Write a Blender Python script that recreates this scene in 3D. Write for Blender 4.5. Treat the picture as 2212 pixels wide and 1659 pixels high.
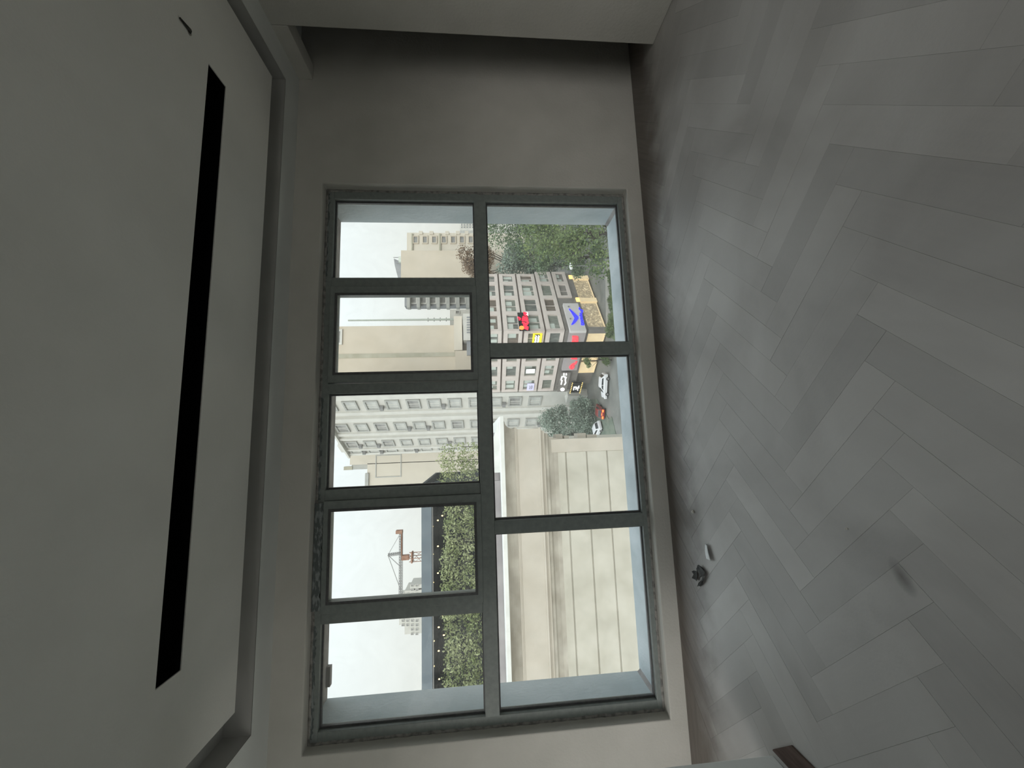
import bpy, math, random
import numpy as np
from mathutils import Matrix, Vector

for _o in list(bpy.data.objects):
    bpy.data.objects.remove(_o, do_unlink=True)
SC = bpy.context.scene
COL = SC.collection

# ------------------------------------------------------------------ camera
# The photograph was taken with the phone on its side, so the camera is rolled by a quarter turn.
EYE = Vector((0.0, 0.0, 1.295))
R_RIGHT = Vector((0.9905, -0.1356, -0.0240))     # room right
R_DOWN = Vector((-0.0347, -0.0768, -0.9964))     # room down
R_FWD = Vector((0.1333, 0.9878, -0.0808))
FPX = 800.0
cam_d = bpy.data.cameras.new('camera')
cam_d.sensor_fit = 'HORIZONTAL'
cam_d.sensor_width = 36.0
cam_d.lens = FPX / 2212.0 * 36.0
cam_d.clip_start = 0.02
cam_d.clip_end = 3000.0
cam = bpy.data.objects.new('camera', cam_d)
COL.objects.link(cam)
_z = -R_FWD.normalized()
_x = (R_DOWN - R_DOWN.dot(_z) * _z).normalized()
_y = _z.cross(_x)
cam.matrix_world = Matrix(((_x.x, _y.x, _z.x, EYE.x), (_x.y, _y.y, _z.y, EYE.y), (_x.z, _y.z, _z.z, EYE.z), (0, 0, 0, 1)))
SC.camera = cam

# ------------------------------------------------------------------ world, sun, exposure
SC.view_settings.view_transform = 'Standard'
SC.view_settings.look = 'None'
SC.view_settings.gamma = 1.0
SC.view_settings.use_curve_mapping = False
SC.view_settings.exposure = 0.0
SC.cycles.use_adaptive_sampling = True
SC.cycles.adaptive_threshold = 0.1
SC.cycles.adaptive_min_samples = 16
SC.cycles.max_bounces = 7
SC.cycles.diffuse_bounces = 4
SC.cycles.glossy_bounces = 2
SC.cycles.transmission_bounces = 2
SC.cycles.caustics_reflective = False
SC.cycles.caustics_refractive = False

SKY = 0.96
world = bpy.data.worlds.new('overcast_sky')
SC.world = world
world.use_nodes = True
wn, wl = world.node_tree.nodes, world.node_tree.links
wn.clear()
w_tc = wn.new('ShaderNodeTexCoord')
w_sep = wn.new('ShaderNodeSeparateXYZ')
w_ramp = wn.new('ShaderNodeValToRGB')
w_ramp.color_ramp.elements[0].position = 0.0
w_ramp.color_ramp.elements[0].color = (0.88, 0.86, 0.79, 1)
w_ramp.color_ramp.elements[1].position = 0.42
w_ramp.color_ramp.elements[1].color = (0.82, 0.88, 0.92, 1)
w_noise = wn.new('ShaderNodeTexNoise')
w_noise.inputs['Scale'].default_value = 3.0
w_noise.inputs['Detail'].default_value = 4.0
w_mix = wn.new('ShaderNodeMix'); w_mix.data_type = 'RGBA'; w_mix.blend_type = 'MULTIPLY'
w_mix.inputs[0].default_value = 0.10
w_bg = wn.new('ShaderNodeBackground')
w_bg.inputs['Strength'].default_value = SKY
w_out = wn.new('ShaderNodeOutputWorld')
wl.new(w_tc.outputs['Generated'], w_sep.inputs[0])
wl.new(w_sep.outputs['Z'], w_ramp.inputs[0])
wl.new(w_tc.outputs['Generated'], w_noise.inputs['Vector'])
wl.new(w_ramp.outputs['Color'], w_mix.inputs[6])
wl.new(w_noise.outputs['Fac'], w_mix.inputs[7])
wl.new(w_mix.outputs[2], w_bg.inputs['Color'])
# overcast sky: evenly a little brighter towards the zenith
w_lum = wn.new('ShaderNodeMath'); w_lum.operation = 'MULTIPLY_ADD'
w_lum.inputs[1].default_value = 1.15 * SKY; w_lum.inputs[2].default_value = SKY
w_lum.use_clamp = False
w_pos = wn.new('ShaderNodeMath'); w_pos.operation = 'MAXIMUM'; w_pos.inputs[1].default_value = 0.0
wl.new(w_sep.outputs['Z'], w_pos.inputs[0]); wl.new(w_pos.outputs[0], w_lum.inputs[0])
wl.new(w_lum.outputs[0], w_bg.inputs['Strength'])
wl.new(w_bg.outputs[0], w_out.inputs['Surface'])

# veiled sun behind the building, very soft through the haze
sun_d = bpy.data.lights.new('veiled_sun', 'SUN')
sun_d.energy = 1.95
sun_d.angle = math.radians(50)
sun_d.color = (1.0, 0.96, 0.90)
sun = bpy.data.objects.new('veiled_sun', sun_d)
COL.objects.link(sun)
sun.rotation_euler = Vector((0.34, 0.81, -0.46)).to_track_quat('-Z', 'Y').to_euler()

YB = -2.6        # rear wall
XFL = -3.0       # far left wall
def portal(name, loc, rot, sx, sy):
    d = bpy.data.lights.new(name, 'AREA')
    d.shape = 'RECTANGLE'; d.size = sx; d.size_y = sy
    d.cycles.is_portal = True
    o = bpy.data.objects.new(name, d); COL.objects.link(o)
    o.location = loc; o.rotation_euler = rot
    return o
portal('daylight_portal_front', (0, 3.12, 1.30), (math.radians(-90), 0, 0), 3.76, 2.38)
portal('daylight_portal_rear', (0.6, YB - 0.25, 1.9), (math.radians(90), 0, 0), 3.4, 1.2)
portal('daylight_portal_side', (XFL - 0.2, 0.15, 1.25), (0, math.radians(-90), 0), 2.1, 2.9)

# ------------------------------------------------------------------ helpers
def ray(px, py):
    u = (1659.0 - py - 829.5) / FPX
    v = (px - 1106.0) / FPX
    return R_RIGHT * u + R_DOWN * v + R_FWD
def at(px, py, Y):
    d = ray(px, py)
    return EYE + d * (Y / d.y)
def at_z(px, py, z):
    d = ray(px, py)
    return EYE + d * ((z - EYE.z) / d.z)

def tag(o, label=None, cat=None, group=None, kind=None):
    if label: o['label'] = label
    if cat: o['category'] = cat
    if group: o['group'] = group
    if kind: o['kind'] = kind
    return o

def empty(name, loc, rz=0.0, label=None, cat=None, group=None, kind=None):
    o = bpy.data.objects.new(name, None)
    o.empty_display_size = 0.2
    COL.objects.link(o)
    o.location = loc
    o.rotation_euler = (0, 0, rz)
    return tag(o, label, cat, group, kind)

def inst(name, mesh, parent=None, loc=(0, 0, 0), rot=(0, 0, 0), scale=(1, 1, 1)):
    o = bpy.data.objects.new(name, mesh)
    COL.objects.link(o)
    o.parent = parent
    o.location = loc; o.rotation_euler = rot; o.scale = scale
    return o

class MB:
    def __init__(s):
        s.v = []; s.f = []; s.M = None
    def pt(s, p):
        p = Vector(p)
        if s.M is not None: p = s.M @ p
        s.v.append(tuple(p)); return len(s.v) - 1
    def poly(s, pts):
        s.f.append([s.pt(p) for p in pts]); return s
    def box(s, x0, x1, y0, y1, z0, z1):
        i = [s.pt(p) for p in ((x0, y0, z0), (x1, y0, z0), (x1, y1, z0), (x0, y1, z0), (x0, y0, z1), (x1, y0, z1), (x1, y1, z1), (x0, y1, z1))]
        for f in ((3, 2, 1, 0), (4, 5, 6, 7), (0, 1, 5, 4), (1, 2, 6, 5), (2, 3, 7, 6), (3, 0, 4, 7)):
            s.f.append([i[k] for k in f])
        return s
    def prism(s, pts, a, b, axis='z'):
        """polygon pts (2-D) extruded from a to b along axis"""
        def mk(p, t):
            return {'z': (p[0], p[1], t), 'y': (p[0], t, p[1]), 'x': (t, p[0], p[1])}[axis]
        A = [s.pt(mk(p, a)) for p in pts]; B = [s.pt(mk(p, b)) for p in pts]
        n = len(pts)
        s.f.append(A[::-1]); s.f.append(B)
        for k in range(n):
            s.f.append([A[k], A[(k + 1) % n], B[(k + 1) % n], B[k]])
        return s
    def tube(s, p0, p1, r0, r1=None, n=8):
        if r1 is None: r1 = r0
        p0, p1 = Vector(p0), Vector(p1)
        d = (p1 - p0).normalized()
        a = d.orthogonal().normalized(); b = d.cross(a)
        A = []; B = []
        for k in range(n):
            t = 2 * math.pi * k / n
            o = a * math.cos(t) + b * math.sin(t)
            A.append(s.pt(p0 + o * r0)); B.append(s.pt(p1 + o * r1))
        s.f.append(A[::-1]); s.f.append(B)
        for k in range(n):
            s.f.append([A[k], A[(k + 1) % n], B[(k + 1) % n], B[k]])
        return s
    def ball(s, c, r, nu=8, nv=6, sc=(1, 1, 1)):
        c = Vector(c); rows = []
        for j in range(nv + 1):
            th = math.pi * j / nv
            row = []
            for i in range(nu):
                ph = 2 * math.pi * i / nu
                row.append(s.pt((c.x + r * sc[0] * math.sin(th) * math.cos(ph), c.y + r * sc[1] * math.sin(th) * math.sin(ph), c.z + r * sc[2] * math.cos(th))))
            rows.append(row)
        for j in range(nv):
            for i in range(nu):
                s.f.append([rows[j][i], rows[j + 1][i], rows[j + 1][(i + 1) % nu], rows[j][(i + 1) % nu]])
        return s
    def ring(s, X0, X1, Z0, Z1, x0, x1, z0, z1, ya, yb, axis='y'):
        """rectangular plate with a rectangular hole, thickness ya..yb"""
        def mk(x, z, t):
            return {'y': (x, t, z), 'z': (x, z, t), 'x': (t, x, z)}[axis]
        xs = [X0, x0, x1, X1]; zs = [Z0, z0, z1, Z1]
        fr = [[s.pt(mk(x, z, ya)) for z in zs] for x in xs]
        bk = [[s.pt(mk(x, z, yb)) for z in zs] for x in xs]
        for i in range(3):
            for j in range(3):
                if i == 1 and j == 1: continue
                s.f.append([fr[i][j], fr[i + 1][j], fr[i + 1][j + 1], fr[i][j + 1]])
                s.f.append([bk[i][j], bk[i][j + 1], bk[i + 1][j + 1], bk[i + 1][j]])
        def side(pa, pb):
            s.f.append([fr[pa[0]][pa[1]], bk[pa[0]][pa[1]], bk[pb[0]][pb[1]], fr[pb[0]][pb[1]]])
        for k in range(3):
            side((k, 0), (k + 1, 0)); side((k + 1, 3), (k, 3)); side((0, k + 1), (0, k)); side((3, k), (3, k + 1))
        side((2, 1), (1, 1)); side((1, 2), (2, 2)); side((1, 1), (1, 2)); side((2, 2), (2, 1))
        return s
    def mesh(s, name, m, smooth=False):
        me = bpy.data.meshes.new(name)
        me.from_pydata(s.v, [], s.f)
        if m is not None: me.materials.append(m)
        me.update()
        import bmesh
        bm = bmesh.new(); bm.from_mesh(me)
        bmesh.ops.recalc_face_normals(bm, faces=bm.faces)
        bm.to_mesh(me); bm.free()
        if smooth:
            me.polygons.foreach_set('use_smooth', [True] * len(me.polygons))
        return me
    def build(s, name, m, parent=None, loc=(0, 0, 0), rot=(0, 0, 0), smooth=False, bevel=0.0):
        o = inst(name, s.mesh(name, m, smooth), parent, loc, rot)
        if bevel:
            b = o.modifiers.new('bevel', 'BEVEL'); b.width = bevel; b.segments = 2; b.limit_method = 'ANGLE'
        return o

# ------------------------------------------------------------------ materials
def material(name, c1, c2=None, scale=8.0, rough=0.7, bump=0.0, bscale=None, detail=6.0, spec=0.3, metal=0.0, stretch=(1, 1, 1), emit=None, estr=1.0, contrast=(0.35, 0.65), rand=0.0):
    m = bpy.data.materials.new(name)
    m.use_nodes = True
    n, l = m.node_tree.nodes, m.node_tree.links
    b = n['Principled BSDF']
    b.inputs['Roughness'].default_value = rough
    b.inputs['Specular IOR Level'].default_value = spec
    b.inputs['Metallic'].default_value = metal
    b.inputs['Base Color'].default_value = (*c1, 1)
    tc = n.new('ShaderNodeTexCoord')
    mp = n.new('ShaderNodeMapping'); mp.inputs['Scale'].default_value = stretch
    l.new(tc.outputs['Object'], mp.inputs['Vector'])
    if c2 is not None:
        t = n.new('ShaderNodeTexNoise'); t.inputs['Scale'].default_value = scale; t.inputs['Detail'].default_value = detail
        r = n.new('ShaderNodeValToRGB')
        r.color_ramp.elements[0].position = contrast[0]; r.color_ramp.elements[1].position = contrast[1]
        r.color_ramp.elements[0].color = (*c1, 1); r.color_ramp.elements[1].color = (*c2, 1)
        l.new(mp.outputs[0], t.inputs['Vector']); l.new(t.outputs['Fac'], r.inputs[0])
        out = r.outputs['Color']
        if rand:
            oi = n.new('ShaderNodeObjectInfo')
            mr = n.new('ShaderNodeMapRange'); mr.inputs[3].default_value = 1 - rand; mr.inputs[4].default_value = 1 + rand
            l.new(oi.outputs['Random'], mr.inputs[0])
            hs = n.new('ShaderNodeHueSaturation')
            l.new(mr.outputs[0], hs.inputs['Value']); l.new(out, hs.inputs['Color'])
            out = hs.outputs['Color']
        l.new(out, b.inputs['Base Color'])
    if bump:
        t2 = n.new('ShaderNodeTexNoise'); t2.inputs['Scale'].default_value = bscale or scale * 6; t2.inputs['Detail'].default_value = 5
        bp = n.new('ShaderNodeBump'); bp.inputs['Strength'].default_value = bump; bp.inputs['Distance'].default_value = 0.02
        l.new(mp.outputs[0], t2.inputs['Vector']); l.new(t2.outputs['Fac'], bp.inputs['Height']); l.new(bp.outputs[0], b.inputs['Normal'])
    if emit:
        b.inputs['Emission Color'].default_value = (*emit, 1)
        b.inputs['Emission Strength'].default_value = estr
        m.cycles.emission_sampling = 'NONE'
    return m

M = {}
M['plaster'] = material('wall_plaster', (0.61, 0.60, 0.555), (0.67, 0.655, 0.61), 3.0, 0.9, 0.12, 60)
M['brightened_board'] = material('brightened_border_board', (0.72, 0.745, 0.725), (0.78, 0.805, 0.785), 2.0, 0.8, 0.05, 80)  # paler than the ceiling: window light on the border put into its colour
M['shaded_board'] = material('shaded_channel_board', (0.44, 0.44, 0.425), (0.50, 0.50, 0.485), 3.0, 0.95)  # darker grey paints the recess shade into the channel lining
M['ceiling'] = material('ceiling_paint', (0.68, 0.68, 0.65), (0.74, 0.74, 0.71), 2.0, 0.9, 0.08, 80)
M['dark_wall'] = material('grey_wall_paint', (0.30, 0.295, 0.27), (0.36, 0.35, 0.32), 2.5, 0.85, 0.1, 60)
M['frame'] = material('dark_grey_aluminium', (0.225, 0.255, 0.245), (0.27, 0.30, 0.288), 30, 0.45, 0.05, 200, spec=0.5)
M['bead'] = material('glazing_bead', (0.085, 0.088, 0.09), (0.12, 0.122, 0.125), 40, 0.4, spec=0.5)
M['film'] = material('torn_white_film', (0.13, 0.15, 0.15), (0.30, 0.33, 0.33), 34, 0.7, 0.2, 90, contrast=(0.48, 0.58), stretch=(0.55, 1, 1.6))
M['sealant'] = material('dusty_sealant', (0.20, 0.20, 0.19), (0.36, 0.35, 0.33), 26, 0.95, 0.5, 70, contrast=(0.38, 0.55))
M['reveal'] = material('weathered_cement', (0.44, 0.50, 0.53), (0.60, 0.655, 0.69), 2.4, 0.95, 0.25, 40, stretch=(1.6, 1, 0.6))
M['lintel'] = material('raw_lintel_cement', (0.24, 0.225, 0.225), (0.36, 0.34, 0.33), 6, 0.95, 0.3, 50)
M['black'] = material('black_slot_paint', (0.003, 0.003, 0.004), None, rough=0.9, spec=0.05)
M['subfloor'] = material('dusty_subfloor', (0.30, 0.29, 0.275), (0.40, 0.39, 0.375), 8, 0.95)
M['white_paint'] = material('white_wall_paint', (0.84, 0.86, 0.85), (0.88, 0.90, 0.89), 4, 0.8, 0.06, 90)
M['brown_wood'] = material('dark_brown_wood', (0.075, 0.047, 0.038), (0.12, 0.08, 0.066), 14, 0.7, 0.1, 60, stretch=(4, 0.6, 1))
M['paper'] = material('white_paper', (0.90, 0.92, 0.93), (0.84, 0.87, 0.88), 40, 0.8)
M['debris'] = material('black_plastic_scrap', (0.012, 0.013, 0.012), (0.05, 0.05, 0.045), 60, 0.6)
M['chip'] = material('plaster_chip', (0.65, 0.63, 0.58), (0.75, 0.73, 0.68), 50, 0.9)

def floor_material():
    m = bpy.data.materials.new('dusty_parquet')
    m.use_nodes = True
    n, l = m.node_tree.nodes, m.node_tree.links
    b = n['Principled BSDF']
    b.inputs['Specular IOR Level'].default_value = 0.3
    b.inputs['Coat Weight'].default_value = 0.35; b.inputs['Coat Roughness'].default_value = 0.42; b.inputs['Coat IOR'].default_value = 1.6
    tc = n.new('ShaderNodeTexCoord'); oi = n.new('ShaderNodeObjectInfo')
    # grain along each plank (local x), shifted per plank
    mp = n.new('ShaderNodeMapping'); mp.inputs['Scale'].default_value = (1.2, 26, 1)
    add = n.new('ShaderNodeVectorMath'); add.operation = 'ADD'
    mul = n.new('ShaderNodeVectorMath'); mul.operation = 'SCALE'; mul.inputs[0].default_value = (17, 9, 3)
    l.new(oi.outputs['Random'], mul.inputs['Scale'])
    l.new(tc.outputs['Object'], add.inputs[0]); l.new(mul.outputs[0], add.inputs[1])
    l.new(add.outputs[0], mp.inputs['Vector'])
    g = n.new('ShaderNodeTexNoise'); g.inputs['Scale'].default_value = 3.0; g.inputs['Detail'].default_value = 6
    l.new(mp.outputs[0], g.inputs['Vector'])
    wood = n.new('ShaderNodeValToRGB')
    wood.color_ramp.elements[0].position = 0.3; wood.color_ramp.elements[1].position = 0.75
    wood.color_ramp.elements[0].color = (0.09, 0.070, 0.058, 1); wood.color_ramp.elements[1].color = (0.145, 0.118, 0.10, 1)
    l.new(g.outputs['Fac'], wood.inputs[0])
    mr = n.new('ShaderNodeMapRange'); mr.inputs[3].default_value = 0.91; mr.inputs[4].default_value = 1.10
    l.new(oi.outputs['Random'], mr.inputs[0])
    hs = n.new('ShaderNodeHueSaturation'); l.new(mr.outputs[0], hs.inputs['Value']); l.new(wood.outputs['Color'], hs.inputs['Color'])
    # building dust lying over the planks in large swept patches (room coordinates)
    geo = n.new('ShaderNodeNewGeometry')
    d1 = n.new('ShaderNodeTexNoise'); d1.inputs['Scale'].default_value = 1.7; d1.inputs['Detail'].default_value = 5; d1.inputs['Distortion'].default_value = 0.6
    l.new(geo.outputs['Position'], d1.inputs['Vector'])
    dr = n.new('ShaderNodeMapRange'); dr.inputs[1].default_value = 0.35; dr.inputs[2].default_value = 0.68; dr.inputs[3].default_value = 0.68; dr.inputs[4].default_value = 1.0
    l.new(d1.outputs['Fac'], dr.inputs[0])
    # less dust in a ragged margin along the window wall, partly painting sill shade
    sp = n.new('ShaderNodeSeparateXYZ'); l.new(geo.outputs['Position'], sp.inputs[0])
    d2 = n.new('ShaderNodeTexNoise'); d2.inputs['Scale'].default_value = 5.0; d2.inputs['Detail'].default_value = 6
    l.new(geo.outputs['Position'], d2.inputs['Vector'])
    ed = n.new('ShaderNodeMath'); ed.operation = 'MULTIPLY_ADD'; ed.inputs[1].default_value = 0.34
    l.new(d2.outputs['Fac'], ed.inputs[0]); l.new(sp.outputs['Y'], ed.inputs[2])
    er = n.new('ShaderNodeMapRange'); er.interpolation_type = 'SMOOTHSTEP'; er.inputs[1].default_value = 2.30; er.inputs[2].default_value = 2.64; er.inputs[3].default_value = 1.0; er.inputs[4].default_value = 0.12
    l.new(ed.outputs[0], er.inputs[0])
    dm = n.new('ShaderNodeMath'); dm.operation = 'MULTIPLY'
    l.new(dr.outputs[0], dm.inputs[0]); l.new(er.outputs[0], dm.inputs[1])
    mx = n.new('ShaderNodeMix'); mx.data_type = 'RGBA'
    dc = n.new('ShaderNodeHueSaturation'); dc.inputs['Color'].default_value = (0.53, 0.52, 0.507, 1)
    l.new(mr.outputs[0], dc.inputs['Value'])
    l.new(dm.outputs[0], mx.inputs[0]); l.new(hs.outputs['Color'], mx.inputs[6]); l.new(dc.outputs['Color'], mx.inputs[7])
    l.new(mx.outputs[2], b.inputs['Base Color'])
    rr = n.new('ShaderNodeMapRange'); rr.inputs[3].default_value = 0.42; rr.inputs[4].default_value = 0.62
    l.new(d1.outputs['Fac'], rr.inputs[0]); l.new(rr.outputs[0], b.inputs['Roughness'])
    f = n.new('ShaderNodeTexNoise'); f.inputs['Scale'].default_value = 90; l.new(geo.outputs['Position'], f.inputs['Vector'])
    bp = n.new('ShaderNodeBump'); bp.inputs['Strength'].default_value = 0.06; bp.inputs['Distance'].default_value = 0.01
    l.new(f.outputs['Fac'], bp.inputs['Height']); l.new(bp.outputs[0], b.inputs['Normal'])
    return m
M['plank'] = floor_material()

def glass_material(name, dust_lo, dust_hi, tint):
    m = bpy.data.materials.new(name)
    m.use_nodes = True
    n, l = m.node_tree.nodes, m.node_tree.links
    n.clear()
    out = n.new('ShaderNodeOutputMaterial')
    tr = n.new('ShaderNodeBsdfTransparent'); tr.inputs[0].default_value = (*tint, 1)
    gl = n.new('ShaderNodeBsdfGlossy'); gl.inputs['Roughness'].default_value = 0.03
    fr = n.new('ShaderNodeFresnel'); fr.inputs[0].default_value = 1.12
    m1 = n.new('ShaderNodeMixShader')
    l.new(fr.outputs[0], m1.inputs[0]); l.new(tr.outputs[0], m1.inputs[1]); l.new(gl.outputs[0], m1.inputs[2])
    df = n.new('ShaderNodeBsdfTranslucent'); df.inputs[0].default_value = (0.85, 0.85, 0.82, 1)
    tc = n.new('ShaderNodeTexCoord')
    t = n.new('ShaderNodeTexNoise'); t.inputs['Scale'].default_value = 5; t.inputs['Detail'].default_value = 8; t.inputs['Distortion'].default_value = 1.2
    l.new(tc.outputs['Object'], t.inputs['Vector'])
    mr = n.new('ShaderNodeMapRange'); mr.inputs[1].default_value = 0.3; mr.inputs[2].default_value = 0.75
    mr.inputs[3].default_value = dust_lo; mr.inputs[4].default_value = dust_hi
    l.new(t.outputs['Fac'], mr.inputs[0])
    m2 = n.new('ShaderNodeMixShader')
    l.new(mr.outputs[0], m2.inputs[0]); l.new(m1.outputs[0], m2.inputs[1]); l.new(df.outputs[0], m2.inputs[2])
    l.new(m2.outputs[0], out.inputs['Surface'])
    return m
M['glass'] = glass_material('dusty_window_glass', 0.025, 0.07, (0.965, 0.985, 0.975))

# ------------------------------------------------------------------ room shell
YW = 2.62        # inner face of the window wall
YF = 2.70        # front of the window frame
YO = 3.09        # outer face of the wall
OX0, OX1, OZ0, OZ1 = -1.893, 1.893, 0.114, 2.440
SOF, CEI = 2.638, 2.638
XL, XR = -1.51, 2.755

wall_front = MB().ring(XFL, 5.0, -0.3, 3.0, OX0, OX1, OZ0, OZ1, YW, YO - 0.3, 'y')
wf = wall_front.build('wall_front', M['plaster'], bevel=0.007)
tag(wf, 'grey beige plastered wall around the big dark framed window', 'wall', kind='structure')
MB().ring(XFL, 5.0, -0.3, 3.0, -1.877, 1.874, 0.112, 2.482, YO - 0.3, YO, 'y').build('masonry', M['lintel'], wf)
# cement linings of the outer reveal
MB().box(-1.95, 1.95, 2.775, YO + 0.02, 0.06, 0.113).build('outer_sill', M['reveal'], wf)
MB().box(1.873, 1.95, 2.775, YO + 0.012, 0.113, 2.482).build('outer_jamb', M['reveal'], wf)
MB().box(-1.95, -1.876, 2.775, YO + 0.012, 0.113, 2.482).build('outer_jamb', M['reveal'], wf)
for sx in (-1.877, 1.874):
    e = -0.022 if sx > 0 else 0.022
    MB().prism([(sx, 0.112), (sx + e, 0.112), (sx, 0.138)], 2.775, YO + 0.005, 'y').build('mortar_fillet', M['lintel'], wf)
MB().box(-1.95, 1.95, 2.775, YO + 0.01, 2.481, 2.55).build('outer_lintel', M['lintel'], wf)
_a, _b = at(716, 1437, YO), at(716, 1480, YO)
MB().box(_b.x, _a.x, YO - 0.022, YO + 0.014, _a.z, 2.5).build('lintel_plate', M['lintel'], wf)

# right partition ends short of the window wall, a beam bridges the gap
mb = MB().box(XR, XR + 0.13, YB, 2.237, 0, 3.0)
mb.box(XR, XR + 0.13, 2.237, YW, 2.535, 3.0)
tag(mb.build('wall_right', M['plaster'], bevel=0.006), 'pale partition wall ending short of the window wall, with a beam across', 'wall', kind='structure')
tag(MB().box(XL - 0.13, XL, YB, 1.828, 0, 3.0).build('wall_left', M['white_paint'], bevel=0.004), 'white partition wall end beside the brown floor strip', 'wall', kind='structure')
tag(MB().box(5.0, 5.15, YB - 0.2, YO, -0.3, 3.0).build('wall_far_right', M['dark_wall']), 'far wall of the dark space behind the right partition', 'wall', kind='structure')
tag(MB().ring(YB - 0.2, YO, -0.3, 3.0, -1.3, 1.6, 0.2, 2.3, XFL - 0.15, XFL, 'x').build('wall_far_left', M['plaster']), 'far left wall with an added side window, beyond the white partition', 'wall', kind='structure')
w3 = empty('added_side_window', (XFL - 0.1, 0, 0), kind='structure', label='added side window beyond the white partition', cat='window')  # unseen window, added to brighten the left of the window wall
MB().ring(-1.3, 1.6, 0.2, 2.3, -1.24, 1.54, 0.26, 2.24, -0.03, 0.03, 'x').build('frame', M['frame'], w3)  # frame of the added side window
MB().box(-0.03, 0.03, 0.12, 0.18, 0.26, 2.24).build('mullion', M['frame'], w3)  # mullion of the added side window
# rear wall with an unseen opening, added to light the room from behind
RX0, RX1, RZ0, RZ1 = -1.1, 2.3, 1.3, 2.5
tag(MB().ring(XFL, 5.0, -0.3, 3.0, RX0, RX1, RZ0, RZ1, YB - 0.2, YB, 'y').build('wall_rear', M['plaster']), 'plastered rear wall with a wide added opening', 'wall', kind='structure')
w2 = empty('added_rear_window', (0, YB - 0.1, 0), kind='structure', label='wide rear window added behind the viewer for fill light', cat='window')
MB().ring(RX0, RX1, RZ0, RZ1, RX0 + 0.06, RX1 - 0.06, RZ0 + 0.06, RZ1 - 0.06, -0.04, 0.04, 'y').build('frame', M['frame'], w2)  # frame of the added rear window
for k in (1, 2):
    x = RX0 + (RX1 - RX0) * k / 3
    MB().box(x - 0.03, x + 0.03, -0.04, 0.04, RZ0 + 0.06, RZ1 - 0.06).build('mullion', M['frame'], w2)  # mullions of the added rear window

# ceiling: flat field with a black slot, a recessed channel round it, and a border along the walls
TX0, TX1, TY1 = -1.407, 2.41, 2.28       # edge of the field
BX0, BX1, BY1 = -1.63, 2.56, 2.44        # inner edge of the border
CHZ = CEI + 0.15                         # top of the channel
SX0, SX1, SY0, SY1 = -0.975, 1.916, 1.754, 1.884
ce = MB().ring(TX0, TX1, YB - 0.2, TY1, SX0, SX1, SY0, SY1, CEI, CEI + 0.15, 'z').build('ceiling', M['ceiling'])
tag(ce, 'pale grey ceiling with a long black slot', 'ceiling', kind='structure')
mb = MB()
z1 = CEI + 0.35
c = [(SX0 + .002, SY0 + .002), (SX1 - .002, SY0 + .002), (SX1 - .002, SY1 - .002), (SX0 + .002, SY1 - .002)]
for k in range(4):
    a, b = c[k], c[(k + 1) % 4]
    mb.poly([(*a, CEI + 0.004), (*b, CEI + 0.004), (*b, z1), (*a, z1)])
mb.poly([(*p, z1) for p in c])
mb.build('slot_recess', M['black'], ce)
mb = MB()
lo = [(BX0, YB - 0.2), (BX0, BY1), (BX1, BY1), (BX1, YB - 0.2)]
hi = [(TX0, YB - 0.2), (TX0, TY1), (TX1, TY1), (TX1, YB - 0.2)]
ou = [(XFL, YB - 0.2), (XFL, YW), (5.0, YW), (5.0, YB - 0.2)]
st = MB()
for k in range(3):
    st.poly([(*lo[k], CHZ), (*lo[k + 1], CHZ), (*hi[k + 1], CHZ), (*hi[k], CHZ)])
    mb.poly([(*ou[k], SOF), (*ou[k + 1], SOF), (*lo[k + 1], SOF), (*lo[k], SOF)])
    st.poly([(*lo[k], SOF + 0.002), (*lo[k + 1], SOF + 0.002), (*lo[k + 1], CHZ), (*lo[k], CHZ)])
so = mb.build('trim_1', M['brightened_board'])
st.build('channel_lining', M['shaded_board'], so)
tag(so, 'ceiling border along the walls, split off by a recessed channel', 'ceiling border', kind='structure')
tag(MB().box(XFL - 0.15, 5.15, YB - 0.2, YO, 3.0, 3.15).build('roof_slab', M['lintel']), 'concrete slab above the ceiling', 'slab', kind='structure')

# floor of herringbone planks
fl = MB().box(XFL, 5.0, YB - 0.2, YW, -0.12, -0.0013).build('floor', M['subfloor'])
tag(fl, 'dusty grey herringbone parquet floor', 'floor', kind='structure')
PW, PL, GAP = 0.115, 0.575, 0.0004
A0, B0 = 1.524, -0.66
S2 = math.sqrt(0.5)
def clip_poly(poly, x0, x1, y0, y1):
    for ax, lim, sgn in ((0, x0, 1), (0, x1, -1), (1, y0, 1), (1, y1, -1)):
        out = []
        for k in range(len(poly)):
            p, q = poly[k], poly[(k + 1) % len(poly)]
            dp, dq = sgn * (p[ax] - lim), sgn * (q[ax] - lim)
            if dp >= 0: out.append(p)
            if dp * dq < 0:
                t = dp / (dp - dq)
                out.append((p[0] + t * (q[0] - p[0]), p[1] + t * (q[1] - p[1])))
        poly = out
        if len(poly) < 3: return None
    return poly
def area(poly):
    return abs(sum(poly[k][0] * poly[(k + 1) % len(poly)][1] - poly[(k + 1) % len(poly)][0] * poly[k][1] for k in range(len(poly)))) / 2
planks = []
for j in range(-10, 11):
    for k in range(-46, 47):
        a, b = A0 + k * PW + j * PL, B0 + k * PW - j * PL
        for kind, (a0, a1, b0, b1) in (('A', (a, a + PL, b, b + PW)), ('B', (a + PL, a + PL + PW, b + PW - PL, b + PW))):
            g = GAP / 2
            pts = [((p + q) * S2, (p - q) * S2) for p, q in ((a0 + g, b0 + g), (a1 - g, b0 + g), (a1 - g, b1 - g), (a0 + g, b1 - g))]
            pts = [((aa), (bb)) for aa, bb in pts]
            cl = clip_poly(pts, XFL + 0.005, 4.98, YB - 0.18, YW - 0.004)
            if cl and area(cl) > 0.002:
                cx = sum(p[0] for p in cl) / len(cl); cy = sum(p[1] for p in cl) / len(cl)
                planks.append((kind, cl, cx, cy))
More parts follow.
